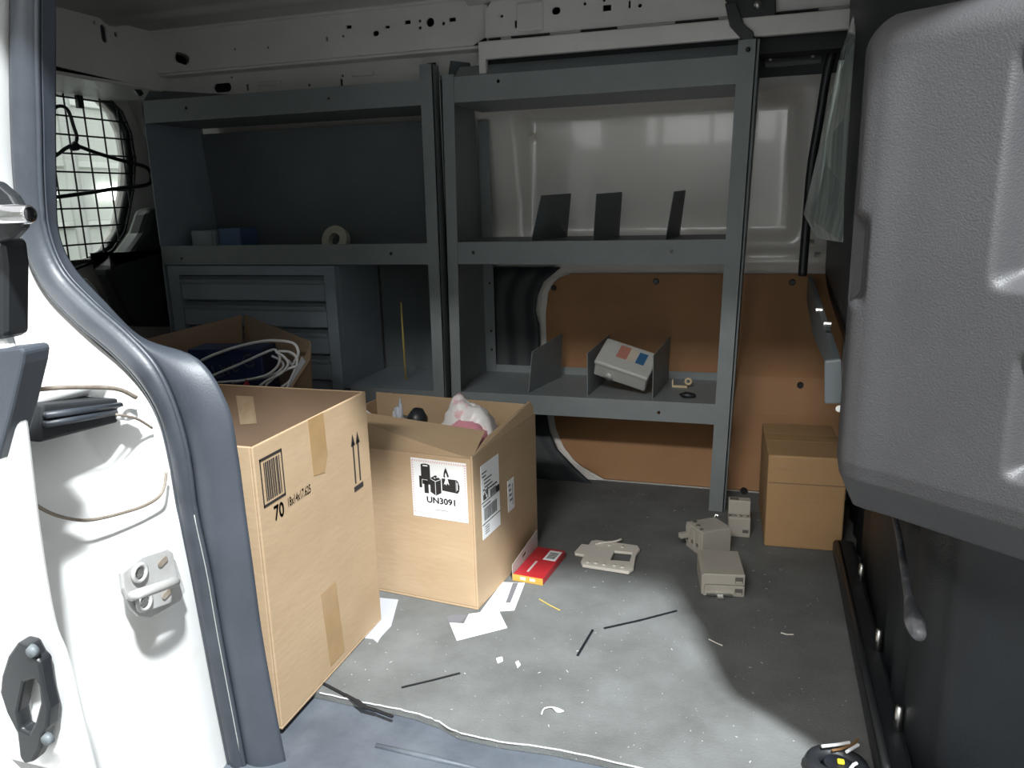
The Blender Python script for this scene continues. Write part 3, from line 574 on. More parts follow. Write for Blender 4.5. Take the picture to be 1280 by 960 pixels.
# dark full-depth end flange of the right post
MB().hexa([(-.066, YF, 0), (-.062, YF, 0), (-.062, YF+.05, 0), (-.066, YF+.05, 0), (-.03, YF, 1.165), (-.024, YF, 1.165), (-.024, YF+.28, 1.13), (-.03, YF+.28, 1.13)]).build('end_flange', RACKD, rr)
MB().hexa([(-.075, 2.28, 0), (-.071, 2.28, 0), (-.071, 2.31, 0), (-.075, 2.31, 0), (-.03, 2.26, 1.13), (-.026, 2.26, 1.13), (-.026, 2.29, 1.13), (-.03, 2.29, 1.13)]).build('rear_post', RACK, rr)
# left side panel with stamped slots
MB().plate([(YF, .0), (2.285, .0), (2.315, .3), (2.315, .75), (2.27, 1.13), (YF, 1.13)], [oval(2.09, .52, .012, .004), oval(2.09, .46, .012, .004), oval(2.1, .8, .012, .004), oval(2.2, .6, .01, .004)], (-.822, 0, 0), Y, Z, (.002, 0, 0)).build('side_panel', RACK, rr)
MB().plate([(-.82, .3), (-.787, .3), (-.787, 1.05), (-.82, 1.05)], [circ(-.80, .36, .004, 8), circ(-.80, .42, .004, 8), circ(-.80, .57, .004, 8)], (0, 2.305, 0), X, Z, (0, .002, 0)).build('rear_post', RACK, rr)
rail('front_rail', -.786, -.068, 1.070, 1.133, [(-.66, 1.115)], rr)
rail('front_rail', -.80, -.078, .652, .7115, [(-.745, .683), (-.215, .683)], rr)
rail('front_rail', -.81, -.092, .238, .2925, [(-.24, .262), (-.6, .262)], rr)
MB().box(-.80, -.05, YF+.002, 2.285, 1.071, 1.075).build('shelf', RACK, rr)
MB().box(-.815, -.075, YF+.002, 2.31, .7065, .710).build('shelf', RACKD, rr)  # darker grey puts the unlit look of this shelf into its colour
mb = MB(); mb.box(-.82, -.09, YF+.002, 2.31, .286, .2895); mb.box(-.82, -.09, 2.307, 2.31, .286, .312); mb.build('shelf', RACK, rr)
MB().hexa([(-.78, YF+.002, 1.132), (-.05, YF+.002, 1.132), (-.05, YF+.005, 1.132), (-.78, YF+.005, 1.132), (-.78, YF+.042, 1.163), (-.04, YF+.042, 1.163), (-.04, YF+.045, 1.163), (-.78, YF+.045, 1.163)]).build('sloping_lip', RACK, rr)
MB().slab([(-.80, 2.03, 1.134), (-.60, 2.16, 1.134), (-.76, 2.16, 1.18), (-.80, 2.05, 1.175)], (0, 0, .004)).build('corner_gusset', RACKD, rr)
bolts(rr, [(-0.7901,2.0165,1.1027), (-0.7964,2.0165,0.8232), (-0.7961,2.0165,0.6809), (-0.8002,2.0165,0.5407), (-0.8042,2.0165,0.4007), (-0.7961,2.0165,0.7302), (-0.8103,2.0165,0.3195), (-0.7973,2.0165,1.0458),
    (-0.0624,2.0165,1.1038), (-0.0648,2.0165,0.7328), (-0.0706,2.0165,0.6867), (-0.0669,2.0165,0.6380), (-0.0751,2.0165,0.5448), (-0.0761,2.0165,0.4063), (-0.0712,2.0165,0.3229), (-0.0813,2.0165,0.2693), (-0.8081,2.0165,0.2610)])
def divider(front_b, front_t, back_t, back_b, parent, m):
    MB().slab([front_b, front_t, back_t, back_b], (.0018, 0, 0)).build('divider', m, parent)
for fb, ft, bt in ((-.609, -.596, -.562), (-.44, -.44, -.418), (-.262, -.262, -.24)):
    divider((fb, 2.055, .289), (ft, 2.055, .408), (bt, 2.27, .425), (bt-.006, 2.27, .289), rr, RACK)
for fb, ft, bb, bt in ((-.593, -.563, -.545, -.532), (-.424, -.415, -.392, -.384), (-.236, -.217, -.222, -.208)):
    divider((fb, 2.06, .710), (ft, 2.06, .829), (bt, 2.27, .833), (bb, 2.27, .710), rr, RACKD)
# left unit
rl = thing('shelving_unit', 'grey steel shelving unit on the left with a drawer cabinet and closed back', 'shelving', (-1.3, 2.18, 0))
post(rl, -.882, -.848, -.875, -.838, 0, 1.17, 1)
mb = MB(); mb.plate([(YF, .0), (2.285, .0), (2.315, .3), (2.315, .75), (2.27, 1.13), (YF, 1.13)], [], (-1.775, 0, 0), Y, Z, (.003, 0, 0)); mb.build('side_panel', CAB, rl)
mb = MB(); mb.plate([(YF, .0), (2.285, .0), (2.315, .3), (2.315, .75), (2.27, 1.13), (YF, 1.13)], [], (-.846, 0, 0), Y, Z, (.002, 0, 0)); mb.build('side_panel', RACK, rl)
rail('front_rail', -1.775, -.872, 1.070, 1.133, [(-1.62, 1.105), (-1.15, 1.105)], rl)
rail('front_rail', -1.775, -.874, .651, .709, [(-1.70, .67), (-.99, .682)], rl)
rail('front_rail', -1.15, -.876, .238, .29, [(-1.02, .275)], rl)
MB().box(-1.77, -.85, YF+.002, 2.262, 1.071, 1.075).build('shelf', RACK, rl)
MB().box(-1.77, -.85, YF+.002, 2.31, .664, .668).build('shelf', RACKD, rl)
MB().box(-1.17, -.85, YF+.002, 2.31, .285, .289).build('shelf', CAB, rl)
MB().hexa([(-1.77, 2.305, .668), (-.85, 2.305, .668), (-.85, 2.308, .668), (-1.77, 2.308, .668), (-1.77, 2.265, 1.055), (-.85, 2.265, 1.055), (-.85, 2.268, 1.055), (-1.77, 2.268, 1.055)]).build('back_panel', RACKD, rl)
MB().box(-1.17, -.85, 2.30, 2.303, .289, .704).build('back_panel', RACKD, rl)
MB().slab([(-1.775, 2.03, 1.134), (-1.45, 2.10, 1.134), (-1.72, 2.12, 1.165), (-1.775, 2.06, 1.165)], (0, 0, .003)).build('corner_gusset', RACKD, rl)
bolts(rl, [(-0.8419,2.0165,1.1020), (-0.8359,2.0165,0.6833), (-0.8381,2.0165,0.5446), (-0.8406,2.0165,0.8222), (-0.8407,2.0165,0.7735), (-0.8425,2.0165,0.4086), (-0.8449,2.0165,0.3600), (-0.8469,2.0165,0.2708), (-1.7584,2.0165,0.6787), (-1.7364,2.0165,1.0438)])
# drawer cabinet (bolted into the left unit)
dc = MB()
dc.box(-1.755, -1.172, YF+.02, 2.29, .04, .648)
cab = dc.build('drawer_cabinet', CAB, rl, bevel=.003)
MB().plate([(-1.755, .04), (-1.172, .04), (-1.172, .648), (-1.755, .648)], [[(-1.715, .07), (-1.207, .07), (-1.207, .621), (-1.715, .621)]], (0, YF-.004, 0), X, Z, (0, .023, 0)).build('cabinet_face_frame', CAB, rl)
zt_ = .618
for k in range(4):
    z1 = zt_ - k*.079; z0 = z1 - .073
    d = MB().box(-1.712, -1.210, YF-.002, YF+.02, z0, z1-.016).build('drawer', CAB, rl, bevel=.002)
    MB().box(-1.712, -1.210, YF+.006, YF+.02, z1-.014, z1-.001).build('finger_pull', RACKD, rl)
    MB().hexa([(-1.712, YF-.006, z1-.020), (-1.210, YF-.006, z1-.020), (-1.210, YF-.002, z1-.026), (-1.712, YF-.002, z1-.026), (-1.712, YF-.008, z1-.013), (-1.210, YF-.008, z1-.013), (-1.210, YF-.002, z1-.011), (-1.712, YF-.002, z1-.011)]).build('drawer_lip', CAB, rl)

# ------------------------------------------------------------------ CARDBOARD BOXES
def open_box(mb, w, d, h, t=.005):
    mb.box(0, w, 0, d, 0, t); mb.box(0, w, 0, t, t, h); mb.box(0, w, d-t, d, t, h); mb.box(0, t, t, d-t, t, h); mb.box(w-t, w, t, d-t, t, h)
    return mb
# box 1
BX0, BX1, BY0, BY1, BH = -1.157, -.70, .932, 1.284, .476
b1 = thing('cardboard_box', 'tall open cardboard box with barcode and two up arrows, nearest the door pillar', 'cardboard box', (BX1, BY0, 0), group=None)
mb = MB(); t = .005
mb.box(BX0, BX1, BY0, BY1, .001, .006)
mb.box(BX1-t, BX1, BY0, BY1, .006, BH); mb.box(BX0, BX0+t, BY0, BY1, .006, BH); mb.box(BX0+t, BX1-t, BY0, BY0+t, .006, BH); mb.box(BX0+t, BX1-t, BY1-t, BY1, .006, BH)
mb.build('box_body', CARD, b1, bevel=.0015)
mb = MB(); mb.box(BX0+t, BX1-t, BY1-t-.0008, BY1-t, .008, BH-.001); mb.box(BX0+t, BX0+t+.0008, BY0+t, BY1-t, .008, BH-.001); mb.build('inner_shade_sheet', CARDI, b1)  # thin darker sheets put the box's inner shade into the colour
FX = BX1 + .0004
def on1(px, py): return None
MB().slab([(FX, 1.082, BH), (FX, 1.13, BH), (FX, 1.133, .40), (FX, 1.12, .372), (FX, 1.085, .378)], (.0004, 0, 0)).build('tape_strip', TAPE, b1)
MB().slab([(FX, 1.075, .165), (FX, 1.125, .165), (FX, 1.135, .02), (FX, 1.085, .02)], (.0004, 0, 0)).build('tape_strip', TAPE, b1)
MB().slab([(-.985, BY1-t-.001, .455), (-.945, BY1-t-.001, .455), (-.943, BY1-t-.001, .40), (-.982, BY1-t-.001, .395)], (0, -.0005, 0)).build('inner_tape', TAPEI, b1)
bc = [(-0.6994,0.9364,0.4530),(-0.6994,1.0033,0.4568),(-0.6994,1.0018,0.4073),(-0.6994,0.9382,0.4046)]
yb0, yb1, zb0, zb1 = .944, 1.002, .376, .453
mb = MB()
mb.box(FX, FX+.0004, yb0, yb1, zb1-.004, zb1); mb.box(FX, FX+.0004, yb0, yb1, zb0, zb0+.004); mb.box(FX, FX+.0004, yb0, yb0+.0025, zb0, zb1); mb.box(FX, FX+.0004, yb1-.0025, yb1, zb0, zb1)
y = yb0 + .009
while y < yb1-.009:
    wd = random.choice((.0012, .002, .0032)); mb.box(FX, FX+.0004, y, y+wd, zb0+.008, zb1-.008); y += wd + random.choice((.0012, .0018, .0026))
mb.build('printed_barcode', INK, b1)
text('70', 'printed_text', INK, b1, (FX, .968, .346), Y, Z, .023, .025, bold=.04)
text('18x14x17.625', 'printed_text', INK, b1, (FX, 1.006, .354), Y, Z, .0145, .066, bold=.025)
mb = MB()
for yc in (1.222, 1.240):
    mb.box(FX, FX+.0004, yc-.0022, yc+.0022, .315, .395)
    mb.slab([(FX, yc-.0075, .388), (FX, yc+.0075, .388), (FX, yc, .41)], (.0004, 0, 0))
mb.box(FX, FX+.0004, 1.215, 1.249, .300, .3095); mb.build('printed_arrows', INK, b1)
# box 2
RZ2 = math.radians(-5.8)
b2 = thing('cardboard_box', 'open cardboard box with white lithium battery label, holding a plastic bag', 'cardboard box', (-.523, 1.369, 0), rotz=RZ2)
W2, D2, H2 = .44, .338, .332
mb = MB(); mb.box(-W2, 0, 0, D2, 0, t); mb.box(-t, 0, 0, D2, t, H2); mb.box(-W2, -W2+t, 0, D2, t, H2); mb.box(-W2+t, -t, 0, t, t, H2-.006); mb.box(-W2+t, -t, D2-t, D2, t, H2+.02)
mb.build('box_body', CARD, b2, bevel=.0015)
mb = MB(); mb.hexa([(-W2, 0, H2-.008), (-.002, 0, H2-.008), (-.002, .004, H2-.008), (-W2, .004, H2-.008), (-W2, .066, .386), (-.02, .10, .352), (-.02, .104, .353), (-W2, .07, .387)])
mb.build('front_flap', CARD, b2)
mb = MB(); mb.hexa([(-.004, .02, H2), (0, .02, H2), (0, D2-.01, H2), (-.004, D2-.01, H2), (-.012, .09, H2+.012), (-.008, .09, H2+.012), (-.008, D2-.01, H2+.03), (-.012, D2-.01, H2+.03)])
mb.build('side_flap', CARD, b2)
lab = MB().box(-.140, -.014, -.0006, .0, .190, .316).build('hazard_label', PAPER, b2)
yl = -.0008
mb = MB()
k = 0
for i in range(24):
    a_ = -.138 + i*.0052
    for z0 in (.198, .309):
        mb.slab([(a_, yl, z0), (a_+.0026, yl, z0), (a_+.005, yl, z0+.004), (a_+.0024, yl, z0+.004)], (0, -.0001, 0))
for i in range(22):
    z_ = .199 + i*.0052
    for x0 in (-.1385, -.0195):
        mb.slab([(x0, yl, z_), (x0+.004, yl, z_+.0024), (x0+.004, yl, z_+.005), (x0, yl, z_+.0026)], (0, -.0001, 0))
mb.build('red_hatching', LABELR, lab)
mb = MB()
def bx(mb, x0, x1, z0, z1): mb.box(x0, x1, yl-.0001, yl, z0, z1)
bx(mb, -.117, -.096, .272, .303); mb.slab([(-.1065+.0105*math.cos(a*math.pi/6), yl, .303+.003*math.sin(a*math.pi/6)) for a in range(12)], (0, -.0001, 0))
bx(mb, -.122, -.116, .254, .279); bx(mb, -.115, -.104, .262, .271); bx(mb, -.111, -.101, .243, .270); bx(mb, -.103, -.097, .262, .272)
mb.slab([(-.097, yl, .247), (-.085, yl, .240), (-.072, yl, .247), (-.072, yl, .276), (-.084, yl, .284), (-.097, yl, .276)], (0, -.0001, 0))
mb.slab([(-.070, yl, .253), (-.035, yl, .2505), (-.031, yl, .256), (-.030, yl, .266), (-.033, yl, .276), (-.037, yl, .279), (-.070, yl, .279)], (0, -.0001, 0))
mb.slab([(-.066, yl, .283), (-.062, yl, .280), (-.058, yl, .282), (-.053, yl, .284), (-.056, yl, .292), (-.060, yl, .303), (-.064, yl, .294)], (0, -.0001, 0))
mb.build('battery_pictogram', INK, lab)
mb = MB(); y2 = yl-.0002
def bw_(mb, pts): mb.slab([(x, y2, z) for x, z in pts], (0, -.0001, 0))
bw_(mb, [(-.112, .3005), (-.101, .3005), (-.101, .303), (-.112, .303)])
bw_(mb, [(-.0855, .241), (-.0845, .241), (-.0845, .270), (-.0855, .270)]); bw_(mb, [(-.0845, .270), (-.073, .275), (-.073, .276), (-.0845, .2715)]); bw_(mb, [(-.0855, .270), (-.0965, .275), (-.0965, .276), (-.0855, .2715)])
bw_(mb, [(-.0885, .2775), (-.0855, .2765), (-.0835, .278), (-.0865, .279)]); bw_(mb, [(-.0825, .2795), (-.0795, .2785), (-.0775, .280), (-.0805, .281)])
bw_(mb, [(-.062, .288), (-.060, .292), (-.058, .286), (-.056, .277), (-.053, .266), (-.058, .270), (-.060, .265), (-.063, .269), (-.066, .265), (-.062, .276)])
bw_(mb, [(-.0365, .258), (-.0345, .257), (-.0345, .274), (-.0365, .273)]); bw_(mb, [(-.0385, .254), (-.0380, .254), (-.0375, .277), (-.0382, .277)])
mb.build('pictogram_highlights', PAPER, lab)['kind'] = 'stuff'
text('UN3091', 'label_text', INK, lab, (-.106, yl, .2235), X, Z, .0125, .064, bold=.05)
mb = MB()
for i in range(9): bx(mb, -.086+.0032*i, -.0838+.0032*i, .2085, .2105)
mb.build('small_print', INKG, lab)
XL = .0005
sl_ = MB().box(0, .0006, .034, .122, .140, .30).build('shipping_label', PAPER, b2)
mb = MB()
def bl(y0, y1, z0, z1): mb.box(.0006, .0008, y0, y1, z0, z1)
for i, (y0, y1) in enumerate(((.038, .062), (.038, .058), (.048, .085), (.048, .078), (.05, .088), (.05, .11))): bl(y0, y1, .281-i*.008, .2835-i*.008)
bl(.034, .122, .2185, .2205); bl(.034, .122, .1715, .1735); bl(.105, .122, .2205, .2335)
y = .076
while y < .118: wd = random.choice((.001, .0018, .0028)); bl(y, y+wd, .2215, .236) if y < .103 else None; y += wd + .0014
for i in range(3): bl(.078+i*.012, .086+i*.012, .240, .2435)
y = .044
while y < .104: wd = random.choice((.001, .002, .003)); bl(y, y+wd, .179, .206); y += wd + .0014
for i in range(6):
    for j in range(6):
        if random.random() < .55: bl(.042+i*.004, .0455+i*.004, .224+j*.004, .2275+j*.004)
for i in range(4): bl(.046, .066, .164-i*.005, .1655-i*.005)
bl(.04, .075, .210, .2125)
mb.build('label_print', INK, sl_)
s2 = MB().box(0, .0006, .165, .200, .150, .222).build('small_label', PAPER, b2)
mb = MB()
for i in range(4): mb.box(.0006, .0008, .169+.002*i, .180+.003*i, .208-i*.012, .213-i*.012)
mb.box(.0006, .0008, .19, .193, .16, .21); mb.build('label_print', INKG, s2)
# bag and other contents
cxy = Vector((-.615, 1.585, 0))
def blob(cx, cy, cz, rx, ry, rz, amp, seed):
    rnd = random.Random(seed); ph = [(rnd.uniform(0, 6.28), rnd.randint(2, 6), rnd.randint(1, 5)) for _ in range(6)]
    def fn(u, v):
        th = 2*math.pi*u; f = math.pi*v
        k = 1 + sum(amp/(j+1)*math.sin(a_*th + p + b_*f) for j, (p, a_, b_) in enumerate(ph))
        s_ = math.sin(f)
        return (cx + rx*k*s_*math.cos(th), cy + ry*k*s_*math.sin(th), cz - rz*(1 if f > 1.57 else k)*-math.cos(f))
    return fn
from mathutils import noise as mnoise
def crumple(cx, cy, cz, rx, ry, rz, amp, freq, sub, seed):
    mb = MB(); bmesh.ops.create_icosphere(mb.bm, subdivisions=sub, radius=1)
    for v in mb.bm.verts:
        p = v.co * freq + Vector((seed, seed*2, 0))
        k = 1 + amp*(mnoise.noise(p) + .8*(.5-abs(mnoise.noise(p*2.1))))
        v.co = Vector((cx + v.co.x*rx*k, cy + v.co.y*ry*k, cz + v.co.z*rz*(k if v.co.z > 0 else 1)))
    return mb
bag = thing('plastic_bag', 'crumpled white and pink plastic bag inside the battery label box', 'plastic bag', (-.62, 1.58, .006))
crumple(-.610, 1.578, .195, .085, .08, .18, .17, 2.0, 5, 3).build('bag_film', BAG, bag, smooth=True)
crumple(-.600, 1.55, .30, .056, .06, .05, .15, 2.2, 4, 3).build('pink_print_patch', PINK, bag, smooth=True)
tag(MB().tube([(-.74, 1.59, .006), (-.74, 1.59, .30), (-.738, 1.59, .34), (-.735, 1.59, .358)], [.020, .022, .024, .012], 16).build('black_bottle', BLACK, smooth=True), 'black rounded bottle top beside the plastic bag', 'bottle')
tag(crumple(-.79, 1.605, .178, .024, .03, .165, .3, 2.5, 4, 9).build('crumpled_paper', PAPERG, smooth=True), 'crumpled pale paper left of the black bottle top in the box', 'paper')
tag(MB().slab([(-.915, 1.60, .006), (-.86, 1.60, .006), (-.855, 1.60, .33), (-.90, 1.60, .36)], (0, .006, 0)).build('white_card', PAPER), 'white card standing in the box behind the tall box corner', 'card')
# box 3
RZ3 = math.radians(-34)
b3 = thing('cardboard_box', 'open cardboard box full of white cables, half hidden behind the tall box', 'cardboard box', (-1.435, 1.925, 0), rotz=RZ3)
W3, D3, H3 = .455, .40, .40
mb = MB(); mb.box(0, W3, -D3, 0, 0, t); mb.box(0, W3, -t, 0, t, H3); mb.box(0, W3, -D3, -D3+t, t, .33); mb.box(0, t, -D3+t, -t, t, H3); mb.box(W3-t, W3, -D3+t, -t, t, .33)
mb.build('box_body', CARDD, b3, bevel=.0015)
MB().hexa([(0, -.004, H3), (W3, -.004, H3), (W3, 0, H3), (0, 0, H3), (-.01, .012, .512), (W3-.01, .006, .49), (W3-.01, .010, .49), (-.01, .016, .512)]).build('back_flap', CARDD, b3)
MB().hexa([(0, -D3+.01, H3), (.004, -D3+.01, H3), (.004, -.01, H3), (0, -.01, H3), (-.02, -D3+.03, .46), (-.016, -D3+.03, .46), (-.016, .008, .512), (-.02, .008, .512)]).build('side_flap', CARDD, b3)
MB().hexa([(W3-.004, -.10, .33), (W3, -.10, .33), (W3, -.002, .33), (W3-.004, -.002, .33), (W3+.10, -.045, .468), (W3+.104, -.045, .468), (W3+.004, .004, .488), (W3, .004, .488)]).build('side_flap', CARDD, b3)
MB().hexa([(W3-.006, -.085, .34), (W3-.0055, -.085, .34), (W3-.0055, -.03, .34), (W3-.006, -.03, .34), (W3+.085, -.042, .45), (W3+.0855, -.042, .45), (W3+.020, -.03, .462), (W3+.0195, -.03, .462)]).build('paper_label', PAPERG, b3)
nb = thing('navy_carton', 'navy blue product carton with pale lettering under the white cables', 'carton', (-1.305, 1.70, .006), rotz=math.radians(10))
Mn = Matrix.Rotation(math.radians(-8), 4, 'X')
MB().box(-.10, .10, -.045, .045, 0, .462).build('carton_body', BLUEC, nb, bevel=.003)
text('Live G', 'carton_text', mat('faint_pale_lettering', (.1, .115, .15), .6), nb, (-.03, -.0455, .385), (.95, 0, .3), (-.3, 0, .95), .034, .115, bold=.02)
tag(MB().box(-1.49, -1.44, 1.55, 1.66, .006, .40).build('black_carton', BLACK, bevel=.003), 'black carton at the left inside the cable box', 'carton')
MB()
rp = tag(MB().grid(blob(-1.215, 1.62, .20, .03, .03, .185, .06, 8), 16, 12, closeu=True).build('red_pouch', REDS, smooth=True), 'red pouch showing under the white cables', 'pouch')
wc = thing('cable_coil', 'loosely coiled white cable lying on top of the open box', 'cable', (-1.25, 1.6, .40))
for i, L in enumerate(([(-1.4831,1.6350,0.3516),(-1.3710,1.6350,0.4310),(-1.2689,1.6350,0.4718),(-1.1725,1.6350,0.4949),(-1.1151,1.6350,0.4985),(-1.0753,1.6350,0.4917),(-1.0665,1.6350,0.4682),(-1.0798,1.6350,0.4478)], [(-1.3824,1.6230,0.3700),(-1.3165,1.6230,0.4044),(-1.2288,1.6230,0.4388),(-1.1367,1.6230,0.4762),(-1.1189,1.6230,0.4728),(-1.1116,1.6230,0.4571),(-1.1256,1.6230,0.4326),(-1.1624,1.6230,0.4109),(-1.2342,1.6230,0.3955),(-1.2702,1.6230,0.3919),(-1.3313,1.6230,0.3850)], [(-1.1171,1.6170,0.4740),(-1.0958,1.6170,0.4628),(-1.0865,1.6170,0.4453),(-1.1069,1.6170,0.4225),(-1.1477,1.6170,0.4027),(-1.1725,1.6170,0.3874)],
        [(-1.1183,1.6290,0.4737),(-1.0869,1.6290,0.4727),(-1.0702,1.6290,0.4613),(-1.0700,1.6290,0.4414),(-1.0837,1.6290,0.4168),(-1.1003,1.6290,0.3878),(-1.1071,1.6290,0.3672)], [(-1.1421,1.6350,0.4597),(-1.1203,1.6350,0.4504),(-1.1129,1.6350,0.4345),(-1.1427,1.6350,0.4131),(-1.2001,1.6350,0.3984),(-1.2678,1.6350,0.3871)], [(-1.0687,1.6230,0.4387),(-1.0965,1.6230,0.4297),(-1.1279,1.6230,0.4123),(-1.1606,1.6230,0.3865)], [(-1.0931,1.6380,0.4688),(-1.0720,1.6380,0.4555),(-1.0892,1.6380,0.4408),(-1.0995,1.6380,0.4505),(-1.0839,1.6380,0.4270),(-1.1005,1.6380,0.3979),(-1.1253,1.6380,0.3805)])):
    MB().tube(smooth_path(L, 40), .0031 if i else .0036, 8).build('cable_loop', CABLE, wc, smooth=True)
# box 4, small
b4 = thing('cardboard_box', 'small closed brown cardboard box by the bulkhead at the right', 'cardboard box', (.037, 1.826, 0), rotz=math.radians(3))
mb = MB(); mb.box(0, .172, 0, .275, 0, .228); mb.build('box_body', CARDB, b4, bevel=.004)
MB().box(.0, .17, -.0006, 0, .160, .1625).build('flap_seam', CARDI, b4)
for P in ([(.02, .198), (.05, .193), (.09, .199), (.12, .196)], [(.03, .105), (.055, .118), (.08, .116), (.10, .124), (.14, .122)], [(.02, .20), (.04, .205), (.07, .203)]):
    MB().tube([(x, -.001, z) for x, z in P], .0006, 5).build('tape_crease', TAPEI, b4)
MB().box(.0, .172, .12, .17, .228, .2286).build('tape_strip', TAPE, b4)

# ------------------------------------------------------------------ THINGS ON THE SHELVES
gb = thing('metal_box', 'grey metal electrical box with red and blue label tilted between shelf dividers', 'electrical box', (-.353, 2.14, .329), rot=(math.radians(30), math.radians(16), math.radians(-4)), local=True)
MB().box(-.075, .075, -.05, .05, .018, .066).build('box_body', GALV, gb, bevel=.006)
MB().box(-.077, .077, -.052, .052, .060, .074).build('lid', GALV, gb, bevel=.005)
MB().box(-.03, .0, -.01, .04, .074, .0744).build('red_label', mat('faded_red_print', (.4, .17, .13), .5), gb)
MB().box(.0, .022, -.01, .04, .074, .0744).build('pale_label', mat('pale_print', (.5, .44, .36), .5), gb)
MB().box(.026, .05, -.01, .035, .074, .0744).build('blue_label', mat('blue_print', (.03, .11, .22), .5), gb)
MB().cyl((-.03, -.05, .032), (-.03, -.053, .032), .012, seg=16).build('knockout', GALV, gb, smooth=True)
kb = thing('beige_bracket', 'small beige plastic bracket with an eyelet on the lower shelf', 'bracket', (-.215, 2.25, .2895))
A, B = (-0.2254,2.2000,0.2915), (-0.1831,2.2000,0.2935)
MB().box(A[0], B[0], 2.195, 2.205, .2895, .2955).build('bracket_bar', BRASS, kb, bevel=.001)
MB().box(A[0], A[0]+.004, 2.195, 2.205, .2955, .312).build('bracket_leg', BRASS, kb)
c_ = (B[0]+.003, .308)
MB().tube([(c_[0]+.008*math.cos(k*math.pi/6), 2.20, c_[1]+.008*math.sin(k*math.pi/6)) for k in range(12)], .0038, 6, closed=True).build('eyelet', BRASS, kb, smooth=True)
tag(MB().grid(blob(-.172, 2.085, .2975, .022, .013, .008, .1, 4), 16, 8, closeu=True).build('black_scrap', BLACK, smooth=True), 'small black scrap at the front edge of the lower shelf', 'scrap')
fb = thing('storage_box', 'frosted grey blue plastic box on the upper left shelf', 'plastic box', (-1.64, 2.12, .708))
MB().box(-1.705, -1.615, 2.08, 2.17, .668, .752).build('box_body', FROST, fb, bevel=.004)
MB().box(-1.635, -1.625, 2.078, 2.08, .668, .752).build('clasp', RACK, fb)
tag(MB().box(-1.61, -1.53, 2.09, 2.18, .668, .757).build('blue_carton', BLUEP, bevel=.003), 'small blue wrapped carton beside the frosted plastic box', 'carton')
tr_ = thing('tape_roll', 'roll of pale masking tape standing on the upper left shelf', 'tape roll', (-1.225, 2.24, .668))
n_ = 28; tp = (-1.3014,2.2500,0.7098); Ro = .045
o_ = MB().plate(circ(0, Ro, Ro, n_), [circ(0, Ro, .02, 20)], (tp[0], 2.240, .669), X, Vector((0, .30, .954)), (0, .0229, -.0072)).build('tape_winding', TAPEW, tr_)
tag(MB().cyl((-1.0295,2.1500,0.2841), (-1.0267,2.1400,0.5284), .0032, .0028, 8).build('yellow_rod', WOOD, smooth=True), 'thin yellow rod standing upright in the left unit beside the cabinet', 'rod')

# ------------------------------------------------------------------ THINGS ON THE FLOOR
def module(label, loc, rz, w_, d_, h_, halves):
    o = thing('plastic_module', label, 'electrical module', loc, rotz=rz, group='grey plastic modules on the floor', local=True)
    hh = h_/halves
    for k in range(halves):
        MB().box(0, w_, 0, d_, k*hh+.0006, (k+1)*hh-.0006).build('shell_half', MODP, o, bevel=.0018)
        MB().box(w_-.020, w_-.004, -.0008, .002, k*hh+.25*hh, k*hh+.75*hh).build('latch_recess', MODD, o)
        MB().box(w_-.019, w_-.006, -.0022, .0, k*hh+.25*hh, k*hh+.42*hh).build('latch_tongue', MODP, o)
    return o
mA = module('grey plastic module nearest the door, lying flat in two halves', (-.085, 1.545, 0), math.radians(9), .084, .115, .052, 2)
MB().box(-.004, .004, .0, .112, .004, .048).build('side_rail', MODP, mA, bevel=.001)
MB().box(.006, .06, -.006, .0, .005, .009).build('metal_clip', STEEL, mA)
MB().box(.028, .040, -.018, .0, .001, .006).build('clip_tab', STEEL, mA)
MB().box(.004, .014, -.003, .0, .018, .027).build('hook', MODP, mA)
mB = thing('plastic_module', 'grey plastic module turned on its side behind the nearest module', 'electrical module', (-.101, 1.727, 0), rotz=math.radians(36), group='grey plastic modules on the floor', local=True)
MB().box(0, .078, 0, .070, 0, .062).build('shell', MODP, mB, bevel=.0018)
MB().box(.004, .07, .006, .066, .062, .0625).build('cover_step', MODP, mB)
for k in range(3):
    MB().box(-.004, .0, .006+k*.022, .022+k*.022, .004+k*.006, .058).build('terminal_column', MODP, mB, bevel=.001)
    MB().box(-.005, -.003, .010+k*.022, .017+k*.022, .022, .03).build('terminal_slot', MODD, mB)
    MB().cyl((.006+.004*k, .012+k*.022, .062), (.006+.004*k, .012+k*.022, .066), .0045, seg=8).build('terminal_screw', STEEL, mB)
MB().box(-.026, -.004, .050, .062, .03, .042).build('connector_tab', MODP, mB, bevel=.001)
MB().tube([(.072, .062, .062), (.076, .064, .07), (.08, .06, .068)], .002, 6).build('wire_end', STEEL, mB)
mC = thing('plastic_module', 'grey plastic module standing upright behind the shelving leg', 'electrical module', (-.048, 1.862, 0), rotz=math.radians(4), group='grey plastic modules on the floor', local=True)
MB().box(0, .052, 0, .05, 0, .050).build('shell', MODP, mC, bevel=.0018)
MB().box(0, .052, .025, .05, .048, .085).build('upper_shell', MODP, mC, bevel=.0018)
for x in (.006, .016, .030, .044): MB().cyl((x, .012, .050), (x, .012, .055), .0042, seg=8).build('terminal_screw', STEEL, mC)
MB().box(.034, .048, -.001, .001, .012, .02).build('latch_recess', MODD, mC)
MB().box(.004, .024, .03, .04, .085, .087).build('top_tab', MODD, mC)
